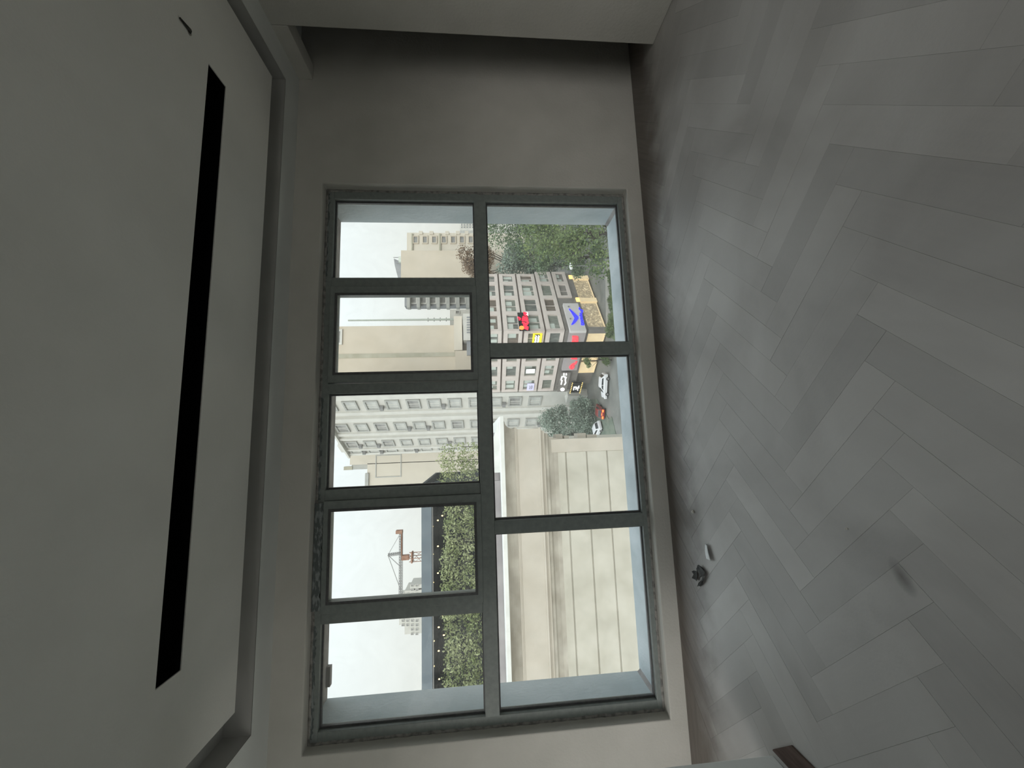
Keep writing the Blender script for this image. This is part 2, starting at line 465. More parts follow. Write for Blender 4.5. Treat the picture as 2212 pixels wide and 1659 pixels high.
rest = MB()
rnd = random.Random(5)
full_mesh = {}
def plank_mb(poly, ang, cx, cy):
    m = MB()
    ca, sa = math.cos(-ang), math.sin(-ang)
    loc = [((x - cx) * ca - (y - cy) * sa, (x - cx) * sa + (y - cy) * ca) for x, y in poly]
    mx, my = sum(p[0] for p in loc) / len(loc), sum(p[1] for p in loc) / len(loc)
    e = 0.0003
    top = []
    for x, y in loc:
        d = math.hypot(x - mx, y - my) or 1
        sx = min(1, e * 1.4 / max(abs(x - mx), 1e-4)); sy = min(1, e * 1.4 / max(abs(y - my), 1e-4))
        top.append((x - (x - mx) * sx, y - (y - my) * sy))
    n = len(loc)
    i0 = [m.pt((x, y, -0.014)) for x, y in loc]
    i1 = [m.pt((x, y, -e)) for x, y in loc]
    i2 = [m.pt((x, y, 0.0)) for x, y in top]
    m.f.append(i2)
    for q in range(n):
        m.f.append([i0[q], i0[(q + 1) % n], i1[(q + 1) % n], i1[q]])
        m.f.append([i1[q], i1[(q + 1) % n], i2[(q + 1) % n], i2[q]])
    return m
def in_view(x, y):
    return -1.75 < x < 3.35 and y > 0.30 + 0.0 and abs(x - 0.35 * y) < 2.0 + 0.9 * y
near = [p for p in planks if in_view(p[2], p[3])]
near.sort(key=lambda p: p[2] ** 2 + p[3] ** 2)
near_set = set(id(p) for p in near[:298])
for p in planks:
    kind, poly, cx, cy = p
    ang = math.radians(45 if kind == 'A' else -45)
    if id(p) in near_set:
        dz = rnd.uniform(-0.0004, 0.0003)
        if abs(area(poly) - (PL - GAP) * (PW - GAP)) < 1e-5:
            if kind not in full_mesh:
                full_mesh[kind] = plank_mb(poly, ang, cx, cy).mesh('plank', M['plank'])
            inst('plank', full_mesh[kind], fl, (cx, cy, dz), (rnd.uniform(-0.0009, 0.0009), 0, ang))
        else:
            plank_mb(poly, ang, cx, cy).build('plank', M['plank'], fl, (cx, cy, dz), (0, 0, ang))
    else:
        i = [rest.pt((x, y, 0.0)) for x, y in poly]
        j = [rest.pt((x, y, -0.014)) for x, y in poly]
        rest.f.append(i)
        for q in range(len(poly)):
            rest.f.append([j[q], j[(q + 1) % len(poly)], i[(q + 1) % len(poly)], i[q]])
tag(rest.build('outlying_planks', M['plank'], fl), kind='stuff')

# ------------------------------------------------------------------ the big window
win = empty('window_1', (0, YF, 0), label='large dark grey aluminium window with five upper and three lower panes', cat='window', kind='structure')
GL, GR, GT, GB = -1.824, 1.821, 2.382, 0.162
ZM, ZBT = 1.325, 1.231
D = 0.075
fm = M['frame']
def fbox(name, x0, x1, z0, z1, y0=0.0, y1=D, m=None, parent=None, bevel=0.003):
    return MB().box(x0, x1, y0, y1, z0, z1).build(name, m or fm, parent or win, bevel=bevel)
fbox('frame_head', OX0, OX1, GT, 2.438)
fbox('frame_sill', OX0, OX1, 0.118, GB)
fbox('frame_jamb', GR, OX1, GB, GT)
fbox('frame_jamb', OX0, GL, GB, GT)
fbox('transom', GL, GR, ZBT, ZM, -0.012)
ups = [(1.189, 1.051), (0.468, 0.325), (-0.338, -0.474), (-1.055, -1.191)]
SW = 0.052
mull_u = [(1.189 - 0.07, 1.189), (0.325, 0.325 + 0.07), (-0.338 - 0.07, -0.338), (-1.191, -1.191 + 0.07)]
for a, b in mull_u:
    fbox('mullion', a, b, ZM, GT, -0.004)
for a, b in ((0.574, 0.671), (-0.689, -0.599)):
    fbox('mullion', a, b, GB, ZBT, -0.008)
# opening sashes of the second and fourth upper panes stand slightly proud
def sash(x0, x1):
    z0, z1 = 1.366, 2.336
    o = MB().ring(x0 - 0.066, x1 + 0.066, z0 - 0.046, z1 + 0.048, x0, x1, z0, z1, -0.02, 0.05, 'y').build('sash', fm, win, bevel=0.004)
    MB().ring(x0 - 0.012, x1 + 0.012, z0 - 0.012, z1 + 0.012, x0 + 0.006, x1 - 0.006, z0 + 0.006, z1 - 0.006, -0.024, -0.02, 'y').build('gasket', M['bead'], o)
    MB().box(x0 - 0.01, x1 + 0.01, 0.012, 0.02, z0 - 0.01, z1 + 0.01).build('pane', M['glass'], o)
    return o
sash(0.468, 1.051)
s4 = sash(-1.055, -0.474)
def fixed(x0, x1, z0, z1):
    MB().ring(x0 - 0.004, x1 + 0.004, z0 - 0.004, z1 + 0.004, x0 + 0.012, x1 - 0.012, z0 + 0.01, z1 - 0.01, 0.030, 0.050, 'y').build('glazing_bead', M['bead'], win, bevel=0.002)
    MB().box(x0 - 0.002, x1 + 0.002, 0.040, 0.048, z0 - 0.002, z1 + 0.002).build('pane', M['glass'], win)
fixed(1.189, GR, ZM, GT); fixed(-0.338, 0.325, ZM, GT); fixed(GL, -1.191, ZM, GT)
fixed(0.671, GR, GB, ZBT); fixed(-0.599, 0.574, GB, ZBT); fixed(GL, -0.689, GB, ZBT)
# torn protective film left on the head of the frame
rnd = random.Random(3)
for x0, x1, z0, z1 in ((-1.86, -1.20, 2.404, 2.437), (-1.10, -0.42, 2.378, 2.437), (-0.40, 0.30, 2.408, 2.437), (1.16, 1.86, 2.41, 2.437)):
    mb = MB(); n = 40; t = []; b = []
    for k in range(n + 1):
        x = x0 + (x1 - x0) * k / n
        t.append((x, z1 - rnd.random() * 0.003)); b.append((x, z0 + rnd.random() * 0.012))
    mb.prism(b + t[::-1], -0.0035 if z0 > 2.39 else -0.0235, -0.0005 if z0 > 2.39 else -0.0205, 'y')
    mb.build('film_strip', M['film'], win)
# lumpy sealant bead around the frame
def sealant(x0, x1, z0, z1, horiz):
    mb = MB(); n = 90
    rows = []
    for k in range(n + 1):
        t = k / n
        w = 0.006 + rnd.random() * 0.007
        h = 0.004 + rnd.random() * 0.005
        if horiz:
            x = x0 + (x1 - x0) * t
            s = 1 if z1 > z0 else -1
            rows.append([(x, 0.004, z0), (x, -h, z0), (x, -h, z0 + s * (0.004 + w)), (x, 0.004, z0 + s * (0.006 + w))])
        else:
            z = z0 + (z1 - z0) * t
            s = 1 if x1 > x0 else -1
            rows.append([(x0, 0.004, z), (x0, -h, z), (x0 + s * (0.004 + w), -h, z), (x0 + s * (0.006 + w), 0.004, z)])
    idx = [[mb.pt(p) for p in r] for r in rows]
    for k in range(n):
        for q in range(3):
            mb.f.append([idx[k][q], idx[k + 1][q], idx[k + 1][q + 1], idx[k][q + 1]])
    mb.build('sealant_bead', M['sealant'], win, smooth=True)
sealant(OX0, OX1, 0.1145, 1.0, True)
sealant(OX0, OX1, 2.4395, 2.0, True)
sealant(OX1, 0.0, 0.115, 2.439, False)
sealant(OX0, 0.0, 0.115, 2.439, False)

# ------------------------------------------------------------------ small things in the room
mb = MB().prism([(-1.478, 1.812), (-1.470, 1.808), (-1.368, 1.692), (-1.368, 0.15), (-1.478, 0.15)], 0.0012, 0.010, 'z')
tag(mb.build('floor_strip', M['brown_wood'], bevel=0.001), 'dark brown wooden strip lying on the floor along the white partition', 'floor strip')

def paper_scrap():
    c = at_z(1530, 1193, 0.004)
    mb = MB(); n = 10
    p = [at_z(1524, 1175, 0), at_z(1532, 1178, 0), at_z(1541, 1212, 0), at_z(1527, 1207, 0)]
    rows = []
    for k in range(n + 1):
        t = k / n
        a = p[0].lerp(p[3], t); b = p[1].lerp(p[2], t)
        row = []
        for q in range(4):
            s = q / 3
            w = a.lerp(b, s)
            z = 0.003 + 0.011 * s + 0.004 * math.sin(t * 3)
            row.append(mb.pt((w.x - c.x, w.y - c.y, z)))
        rows.append(row)
    for k in range(n):
        for q in range(3):
            mb.f.append([rows[k][q], rows[k + 1][q], rows[k + 1][q + 1], rows[k][q + 1]])
    o = mb.build('paper_scrap', M['paper'], None, (c.x, c.y, 0.0), smooth=True)
    s = o.modifiers.new('thick', 'SOLIDIFY'); s.thickness = 0.0012
    return o
tag(paper_scrap(), 'torn strip of white paper on the floor near the window wall', 'paper')

def rock(name, c, size, m, seed, flat=0.5):
    r = random.Random(seed); mb = MB()
    mb.ball((0, 0, 0), 1.0, 9, 6)
    v = []
    for x, y, z in mb.v:
        k = r.uniform(0.55, 1.15)
        v.append((x * size[0] * k, y * size[1] * k, max(-size[2] * 0.6, z * size[2] * k) + size[2] * 0.6))
    mb.v = v
    return mb.build(name, m, None, c)
blk = empty('crumpled_scrap', at_z(1512, 1243, 0.001), label='crumpled black plastic scrap on the floor beside the white paper', cat='debris')
for k, (px, py, sx, sy) in enumerate(((1518, 1235, .030, .045), (1506, 1240, .026, .040), (1519, 1256, .012, .050), (1511, 1228, .014, .018))):
    c = at_z(px, py, 0.0) - blk.location; c.z = 0.0
    rr_ = random.Random(70 + k)
    pol = []
    for q in range(11):
        a_ = 2 * math.pi * q / 11; kk = rr_.uniform(0.45, 1.1)
        pol.append((math.cos(a_) * sx * kk * 1.25, math.sin(a_) * sy * kk * 1.25))
    mb = MB(); mb.prism(pol, 0.0015, 0.004, 'z')
    mb.v = [(x, y, z + 0.012 * abs(math.sin(37 * x + 23 * y)) ) for x, y, z in mb.v]
    o = mb.build('shred', M['debris'], None, c)
    o.rotation_euler = (0, 0, 0.4 + 0.25 * k)
    o.parent = blk
tag(rock('plaster_chip', at_z(1498, 1105, 0.0), (0.010, 0.016, 0.008), M['chip'], 4), 'small white plaster chip on the floor close to the window wall', 'debris')
tag(rock('plaster_crumb', at_z(1829, 1142, 0.0), (0.004, 0.006, 0.003), M['chip'], 9), 'tiny pale crumb in the middle of the floor', 'debris')

def stain():
    c = at_z(1950, 1247, 0.0)
    m = bpy.data.materials.new('damp_mark'); m.use_nodes = True
    n, l = m.node_tree.nodes, m.node_tree.links
    b = n['Principled BSDF']; b.inputs['Base Color'].default_value = (0.10, 0.088, 0.078, 1); b.inputs['Roughness'].default_value = 0.6
    tc = n.new('ShaderNodeTexCoord'); ln = n.new('ShaderNodeVectorMath'); ln.operation = 'LENGTH'
    nz = n.new('ShaderNodeTexNoise'); nz.inputs['Scale'].default_value = 40
    mp = n.new('ShaderNodeMapping'); mp.inputs['Scale'].default_value = (1 / 0.062, 1 / 0.030, 1)
    l.new(tc.outputs['Object'], mp.inputs[0]); l.new(mp.outputs[0], ln.inputs[0]); l.new(tc.outputs['Object'], nz.inputs['Vector'])
    ad = n.new('ShaderNodeMath'); ad.operation = 'MULTIPLY_ADD'; ad.inputs[1].default_value = 0.35
    l.new(nz.outputs['Fac'], ad.inputs[0]); l.new(ln.outputs['Value'], ad.inputs[2])
    mr = n.new('ShaderNodeMapRange'); mr.inputs[1].default_value = 0.2; mr.inputs[2].default_value = 1.15; mr.inputs[3].default_value = 0.20; mr.inputs[4].default_value = 0.0
    l.new(ad.outputs[0], mr.inputs[0]); l.new(mr.outputs[0], b.inputs['Alpha'])
    mb = MB().prism([(0.068 * math.cos(t * math.pi / 8), 0.034 * math.sin(t * math.pi / 8)) for t in range(16)], 0.0009, 0.0013, 'z')
    return mb.build('damp_mark', m, fl, (c.x, c.y, 0), (0, 0, math.radians(27)))
stain()
# cable stub in the ceiling
c = at_z(402, 60, CEI)
stub = empty('cable_stub', c, label='short dark cable stub poking out of the ceiling', cat='cable')
mb = MB()
mb.tube((0, 0.022, 0.004), (0.002, 0.012, -0.008), 0.008, 0.008); mb.tube((0.002, 0.012, -0.008), (-0.004, -0.045, -0.007), 0.008, 0.004)
mb.build('wire', M['debris'], stub)
mb = MB(); mb.prism([(0.014 * math.cos(t), 0.02 + 0.012 * math.sin(t)) for t in np.linspace(0, 2 * math.pi, 10)[:-1]], -0.002, 0, 'z')
mb.build('hole_rim', M['dark_wall'], stub)

# ================================================================== outside
GZ = -20.7       # street level
M['stone'] = material('pale_stone', (0.46, 0.44, 0.38), (0.56, 0.54, 0.48), 1.2, 0.9, 0.12, 30)
M['stone_frieze'] = material('warm_stone_frieze', (0.49, 0.45, 0.39), (0.56, 0.52, 0.46), 1.0, 0.9, 0.1, 30)
M['stone_stain'] = material('stained_stone', (0.30, 0.275, 0.23), (0.53, 0.50, 0.445), 1.3, 0.95, 0.2, 30, stretch=(1, 1, 1.6), contrast=(0.30, 0.72))
M['coping'] = material('white_coping', (0.66, 0.67, 0.65), (0.74, 0.75, 0.73), 3, 0.8)
M['roof_sheet'] = material('mauve_roof_sheet', (0.27, 0.25, 0.26), (0.36, 0.34, 0.34), 1.5, 0.8)
M['fascia'] = material('slate_blue_fascia', (0.12, 0.15, 0.18), (0.15, 0.185, 0.215), 2, 0.6)
M['pergola_dark'] = material('dark_pergola', (0.030, 0.037, 0.042), (0.045, 0.052, 0.056), 3, 0.8)
M['bulb'] = material('warm_bulb', (1, 0.8, 0.45), None, emit=(1.0, 0.70, 0.28), estr=4.0)
M['wire'] = material('thin_wire', (0.03, 0.03, 0.03), None)
M['leaf_hedge'] = material('hedge_leaf', (0.15, 0.20, 0.065), (0.42, 0.45, 0.26), 1.6, 0.75, contrast=(0.3, 0.7), detail=10)
M['leaf_dark'] = material('dark_leaf', (0.075, 0.12, 0.07), (0.16, 0.22, 0.12), 0.5, 0.7, detail=8)
M['leaf_mid'] = material('mid_leaf', (0.065, 0.11, 0.045), (0.20, 0.26, 0.10), 0.45, 0.7, detail=8)
M['leaf_grey'] = material('grey_green_leaf', (0.19, 0.25, 0.205), (0.29, 0.35, 0.295), 0.6, 0.7, detail=8)
M['leaf_brown'] = material('rusty_leaf', (0.15, 0.095, 0.06), (0.26, 0.19, 0.13), 0.6, 0.8)
M['bark'] = material('bark', (0.05, 0.045, 0.04), (0.09, 0.08, 0.07), 6, 0.95)
M['asphalt'] = material('asphalt', (0.16, 0.165, 0.155), (0.22, 0.225, 0.21), 0.4, 0.9)
M['grass'] = material('grass', (0.10, 0.15, 0.07), (0.17, 0.22, 0.11), 0.7, 0.95)
M['verge'] = material('grey_green_verge', (0.13, 0.16, 0.13), (0.19, 0.22, 0.18), 0.7, 0.95)
M['pave'] = material('pale_paving', (0.30, 0.29, 0.26), (0.38, 0.37, 0.33), 0.8, 0.9)
M['panel'] = material('pinkish_precast', (0.60, 0.535, 0.505), (0.67, 0.60, 0.565), 0.9, 0.85)
M['joint'] = material('brown_joint', (0.12, 0.095, 0.085), (0.15, 0.12, 0.105), 2, 0.9)
M['greyband'] = material('grey_band', (0.19, 0.175, 0.165), (0.24, 0.225, 0.21), 1, 0.9)
M['win_grey'] = material('grey_window', (0.10, 0.11, 0.105), (0.20, 0.21, 0.195), 0.8, 0.25, spec=0.6, stretch=(3, 3, 0.7))
M['win_brown'] = material('brown_window', (0.12, 0.10, 0.085), (0.20, 0.165, 0.14), 0.7, 0.25, spec=0.6, stretch=(3, 3, 0.7))
M['win_green'] = material('greenish_window', (0.15, 0.165, 0.145), (0.27, 0.285, 0.25), 0.7, 0.25, spec=0.6, stretch=(3, 3, 0.7))
M['blind'] = material('pale_blind', (0.50, 0.55, 0.51), (0.56, 0.61, 0.57), 2, 0.8)
M['white_render'] = material('white_render', (0.55, 0.54, 0.505), (0.62, 0.61, 0.575), 0.4, 0.9)
M['white_trim'] = material('white_trim', (0.60, 0.595, 0.565), (0.66, 0.655, 0.62), 0.6, 0.9)
M['grey_trim'] = material('grey_window_surround', (0.38, 0.385, 0.37), (0.44, 0.445, 0.425), 1, 0.9)
M['pane_pale'] = material('pale_pane', (0.42, 0.43, 0.42), (0.52, 0.53, 0.51), 0.8, 0.3, spec=0.5)
M['pane_dark'] = material('dark_pane', (0.20, 0.20, 0.20), (0.31, 0.31, 0.30), 0.8, 0.3, spec=0.5)
M['beige'] = material('beige_render', (0.53, 0.47, 0.385), (0.58, 0.52, 0.435), 0.15, 0.9)
M['beige_pale'] = material('pale_beige_render', (0.58, 0.535, 0.46), (0.63, 0.585, 0.51), 0.12, 0.9)
M['moss'] = material('mossy_strip', (0.36, 0.345, 0.27), (0.44, 0.42, 0.345), 0.4, 0.9)
M['slate'] = material('slate_grey', (0.25, 0.26, 0.275), (0.31, 0.32, 0.335), 0.4, 0.8)
M['rust'] = material('rusty_steel', (0.27, 0.13, 0.08), (0.36, 0.22, 0.16), 0.6, 0.8)
M['steel'] = material('grey_steel', (0.22, 0.22, 0.22), (0.28, 0.28, 0.28), 1, 0.6)
M['car_white'] = material('white_car_paint', (0.72, 0.73, 0.76), None, rough=0.3, spec=0.5)
M['car_red'] = material('dark_red_car_paint', (0.22, 0.035, 0.03), None, rough=0.35, spec=0.5)
M['car_glass'] = material('car_glass', (0.03, 0.035, 0.04), None, rough=0.15, spec=0.6)
M['tyre'] = material('tyre', (0.02, 0.02, 0.02), None, rough=0.9)
M['tail'] = material('brake_light', (1, 0.1, 0.03), None, emit=(1.0, 0.10, 0.02), estr=5.0)
M['headlamp'] = material('amber_lamp', (1, 0.5, 0.1), None, emit=(1.0, 0.45, 0.12), estr=4.0)
M['glow_warm'] = material('lit_shop_amber', (1, 0.7, 0.3), None, emit=(1.0, 0.62, 0.16), estr=1.5)
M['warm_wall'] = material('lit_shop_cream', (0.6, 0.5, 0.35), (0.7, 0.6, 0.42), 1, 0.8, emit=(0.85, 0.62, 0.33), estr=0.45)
M['blue_neon'] = material('blue_sign', (0.03, 0.03, 0.9), None, emit=(0.03, 0.03, 1.0), estr=1.0)
M['red_neon'] = material('red_sign', (0.9, 0.02, 0.05), None, emit=(1.0, 0.02, 0.06), estr=1.1)
M['pink_red'] = material('soft_red_sign', (0.9, 0.05, 0.08), None, emit=(1.0, 0.08, 0.10), estr=0.8)
M['white_neon'] = material('white_sign', (1, 1, 1), None, emit=(1, 1, 1), estr=1.3)
M['orange_neon'] = material('orange_sign', (1, 0.3, 0.05), None, emit=(1.0, 0.25, 0.06), estr=1.2)
M['yellow_neon'] = material('yellow_sign', (0.9, 0.7, 0.03), None, emit=(1.0, 0.75, 0.02), estr=0.9)
M['lilac'] = material('lilac_sign', (0.62, 0.60, 0.85), (0.68, 0.66, 0.90), 5, emit=(0.62, 0.60, 0.9), estr=0.25)
M['sign_black'] = material('black_sign_board', (0.012, 0.012, 0.014), None)
M['sign_white'] = material('white_sign_board', (0.60, 0.575, 0.575), (0.66, 0.63, 0.63), 0.3, 0.6)
M['sign_grey'] = material('mauve_sign_board', (0.36, 0.33, 0.335), (0.42, 0.39, 0.395), 0.3, 0.6)

def lit_window(name, seed):
    """shop window lit from inside, goods behind the glass"""
    m = material(name, (0.25, 0.20, 0.14), None, rough=0.3)
    n, l = m.node_tree.nodes, m.node_tree.links
    b = n['Principled BSDF']
    tc = n.new('ShaderNodeTexCoord')
    mp = n.new('ShaderNodeMapping'); mp.inputs['Location'].default_value = (seed * 3.1, seed * 1.7, 0)
    l.new(tc.outputs['Object'], mp.inputs[0])
    t = n.new('ShaderNodeTexNoise'); t.inputs['Scale'].default_value = 1.5; t.inputs['Detail'].default_value = 6; t.inputs['Roughness'].default_value = 0.7; t.inputs['Distortion'].default_value = 1.5
    l.new(mp.outputs[0], t.inputs['Vector'])
    r = n.new('ShaderNodeValToRGB')
    e = r.color_ramp.elements
    e[0].position = 0.36; e[0].color = (0.10, 0.085, 0.06, 1)
    e[1].position = 0.68; e[1].color = (1.0, 0.88, 0.62, 1)
    q = e.new(0.47); q.color = (0.20, 0.165, 0.11, 1)
    q = e.new(0.58); q.color = (0.45, 0.36, 0.22, 1)
    l.new(t.outputs['Fac'], r.inputs[0]); l.new(r.outputs[0], b.inputs['Emission Color'])
    b.inputs['Emission Strength'].default_value = 1.0
    m.cycles.emission_sampling = 'NONE'
    return m
M['lit_a'] = lit_window('lit_shop_window', 1)
M['lit_b'] = lit_window('lit_shop_window_wide', 4)

# ---- street
tag(MB().box(-260, 260, 14, 500, GZ - 0.6, GZ).build('street', M['asphalt']), 'grey wet-looking street far below the window', 'street', kind='structure')
def patch(name, m, pts, z, label):
    w = [at_z(px, py, GZ) for px, py in pts]
    mb = MB().prism([(p.x, p.y) for p in w], GZ - 0.05, GZ + z, 'z')
    return tag(mb.build(name, m), label, name.replace('_', ' '), kind='structure')
patch('lawn', M['grass'], [(1320, 560), (1322, 730), (1336, 740), (1345, 720), (1345, 480), (1310, 480)], 0.12, 'green lawn strip in front of the lit shops')
patch('pavement', M['pave'], [(1309, 570), (1311, 716), (1322, 726), (1319, 560)], 0.15, 'pale pavement along the lit shop windows')
patch('planting_strip', M['verge'], [(1240, 866), (1275, 945), (1335, 952), (1322, 900), (1316, 905), (1290, 862)], 0.10, 'green verge beside the road with the cars')

# ---- leaves
def leaf_mesh(name, centres, size, m, seed, up=0.25, aspect=0.5):
    r = np.random.default_rng(seed)
    n = len(centres)
    d = r.normal(size=(n, 3)); d[:, 2] += up; d /= np.linalg.norm(d, axis=1)[:, None]
    t = r.normal(size=(n, 3)); t -= (t * d).sum(1)[:, None] * d; t /= np.linalg.norm(t, axis=1)[:, None]
    s = np.cross(d, t)
    L = size * r.uniform(0.6, 1.3, (n, 1)); W = L * aspect
    P = np.stack([centres - t * L * 0.5, centres + s * W * 0.5 - d * W * 0.15, centres + t * L * 0.5, centres - s * W * 0.5 - d * W * 0.15], 1).reshape(-1, 3)
    me = bpy.data.meshes.new(name)
    me.vertices.add(4 * n); me.vertices.foreach_set('co', P.astype(np.float32).ravel())
    me.loops.add(4 * n); me.loops.foreach_set('vertex_index', np.arange(4 * n, dtype=np.int32))
    me.polygons.add(n); me.polygons.foreach_set('loop_start', np.arange(0, 4 * n, 4, dtype=np.int32)); me.polygons.foreach_set('loop_total', np.full(n, 4, dtype=np.int32))
    me.update(calc_edges=True)
    me.materials.append(m)
    return me
def blob_points(blobs, n, seed, shell=0.45):
    r = np.random.default_rng(seed)
    vol = np.array([b[3] * b[4] * b[5] for b in blobs]) ** (2 / 3)
    k = r.choice(len(blobs), n, p=vol / vol.sum())
    B = np.array(blobs)[k]
    d = r.normal(size=(n, 3)); d /= np.linalg.norm(d, axis=1)[:, None]
    rad = (shell + (1 - shell) * r.random((n, 1))) * (1 + 0.06 * r.normal(size=(n, 1)))
    return B[:, :3] + d * rad * B[:, 3:6]
def tree(name, label, loc, height, width, m, seed, n=5000, leaf=0.45, crown_from=0.3, blobs=14, group=None, kindname='tree'):
    r = random.Random(seed)
    t = empty(name, loc, label=label, cat='tree', group=group)
    mb = MB(); mb.tube((0, 0, -0.2), (0.1, 0, height * 0.55), 0.03 * height ** 0.8, 0.018 * height ** 0.8, 7)
    for k in range(5):
        a = r.uniform(0, 6.28); z = height * r.uniform(0.3, 0.5)
        mb.tube((0, 0, z), (math.cos(a) * width * 0.3, math.sin(a) * width * 0.3, z + height * 0.25), 0.014 * height ** 0.8, 0.005 * height ** 0.8, 5)
    mb.build('trunk', M['bark'], t)
    bl = []
    for k in range(blobs):
        a = r.uniform(0, 6.28); q = r.random() ** 0.6
        zz = r.uniform(crown_from, 1.0)
        prof = math.sin(math.pi * min(1, max(0.12, (zz - crown_from * 0.6) / (1.08 - crown_from * 0.6)))) ** 0.6
        s = r.uniform(0.16, 0.26) * width
        bl.append((math.cos(a) * q * width * 0.36 * prof, math.sin(a) * q * width * 0.36 * prof, zz * height - s * 0.4, s, s, s * 0.8))
    o = inst('crown', leaf_mesh('crown', blob_points(bl, n, seed), leaf, m, seed), t)
    o['kind'] = 'stuff'
    return t

# ---- the stone building across the lane
NY = 12.0
CX = -0.22
nb = empty('stone_building', (CX, NY, GZ), label='pale stone building across the lane with horizontal courses and white coping', cat='building')
def nbz(z): return z - GZ
MB().box(-16, -0.02, 0.02, 10.0, 0, nbz(-0.5)).build('wall', M['stone'], nb)
zt = -0.74
zs_ = [zt, -1.348, -2.031, -2.705]
while zs_[-1] > -9.5: zs_.append(zs_[-1] - 0.68)
me_course = {}
for k in range(len(zs_) - 1):
    z1, z0 = zs_[k] - 0.022, zs_[k + 1] + 0.022
    MB().box(-15.9, -0.42, -0.035, 0.03, nbz(z0), nbz(z1)).build('stone_course', M['stone'], nb, bevel=0.012)
MB().box(-0.42, 0.0, -0.07, 0.03, 0, nbz(zt)).build('corner_pilaster', M['stone_frieze'], nb, bevel=0.01)
# mouldings swept along the front and round the corner: (outward, z) profiles
def sweep(name, prof, m, bevel=0.0):
    mb = MB()
    rows = []
    for o, z in prof:
        rows.append([mb.pt((-16, -o, nbz(z))), mb.pt((o, -o, nbz(z))), mb.pt((o, 9.9, nbz(z)))])
    for k in range(len(rows) - 1):
        for q in range(2):
            mb.f.append([rows[k][q], rows[k][q + 1], rows[k + 1][q + 1], rows[k + 1][q]])
    return mb.build(name, m, nb)
sweep('coping', [(0.30, 0.80), (0.75, 0.795), (0.76, 0.78), (0.76, 0.672), (0.74, 0.664), (0.62, 0.664)], M['coping'])
sweep('cornice', [(0.62, 0.664)] + [(0.62 - 0.24 * math.sin(t), 0.64 - 0.27 * (1 - math.cos(t))) for t in np.linspace(0.1, math.pi / 2, 7)] + [(0.38, 0.32)], M['stone_stain'])
sweep('fillet', [(0.38, 0.32), (0.41, 0.31), (0.41, 0.285), (0.385, 0.275), (0.385, 0.245), (0.36, 0.24)], M['stone_frieze'])
sweep('frieze', [(0.36, 0.24), (0.355, -0.44)], M['stone_frieze'])
sweep('moulding', [(0.355, -0.44), (0.39, -0.45), (0.39, -0.50), (0.30, -0.515), (0.30, -0.56), (0.27, -0.57), (0.27, -0.63), (0.215, -0.64)], M['stone_frieze'])
sweep('stained_band', [(0.215, -0.64), (0.20, -0.74), (0.10, -0.80), (0.04, -0.95), (0.036, -1.08), (0.0, -1.09)], M['stone_stain'])
MB().box(-16, 0.30, -0.30, 9.9, nbz(0.5), nbz(0.795)).build('terrace_slab', M['roof_sheet'], nb)
_p0, _p1 = at(1062, 905, 11.6), at(1064, 968, 11.6)
MB().prism([(0.62, nbz(0.80)), (-0.35, nbz(1.12)), (-0.95, nbz(1.10)), (-0.95, nbz(0.80))], -0.30, 0.4, 'y').build('gutter_hood', M['coping'], nb)
MB().box(-15.5, -1.2, -0.25, -0.10, nbz(0.80), nbz(0.98)).build('roof_kerb', M['roof_sheet'], nb)
# brackets and units on the side wall by the corner
for (px0, px1, py0, w) in ((1198, 1212, 938, .14), (1216, 1226, 941, .10), (1244, 1262, 936, .18), (1264, 1285, 939, .14)):
    a = at(px0, py0, 12.6); b = at(px1, py0, 12.6)
    MB().box(0.0, a.x - CX, 0.4, 0.9, nbz(b.z), nbz(a.z)).build('side_bracket', M['stone_frieze'], nb)

# planted hedge on the terrace
hy = 12.75
hl = at(1000, 1560, hy).x; hr = at(1000, 957, hy).x
hedge = empty('terrace_hedge', (0, hy, 0.8), label='leafy green hedge along the terrace of the stone building', cat='hedge')
r = random.Random(12)
bl = []
x = hl
while x < hr - 0.1:
    t = (x - hl) / (hr - hl)
    top = at(947 + 6 * math.sin(x * 1.7) + r.uniform(-5, 5), 1200, hy).z - 0.8
    for q in range(3):
        z = top * (0.22 + 0.3 * q) - 0.05
        bl.append((x + r.uniform(-.1, .1), r.uniform(-0.12, 0.12), z, 0.30, 0.34, 0.36))
    x += 0.26
pts = blob_points(bl, 15000, 12, 0.5)
pts = pts[(pts[:, 0] < hr) & (pts[:, 2] > 0)]
o = inst('foliage', leaf_mesh('foliage', pts, 0.095, M['leaf_hedge'], 12, 0.1, 0.45), hedge); o['kind'] = 'stuff'
mb = MB()
x = hl + 0.3
while x < hr:
    mb.tube((x, 0, 0.1), (x + 0.05, 0.03, 1.3), 0.02, 0.01, 5); x += 0.5
o = mb.build('stems', M['bark'], hedge); o['kind'] = 'stuff'
MB().box(hl - 0.3, hr + 0.02, -0.3, 0.3, 0.0, 0.34).build('planter', M['roof_sheet'], hedge, bevel=0.01)

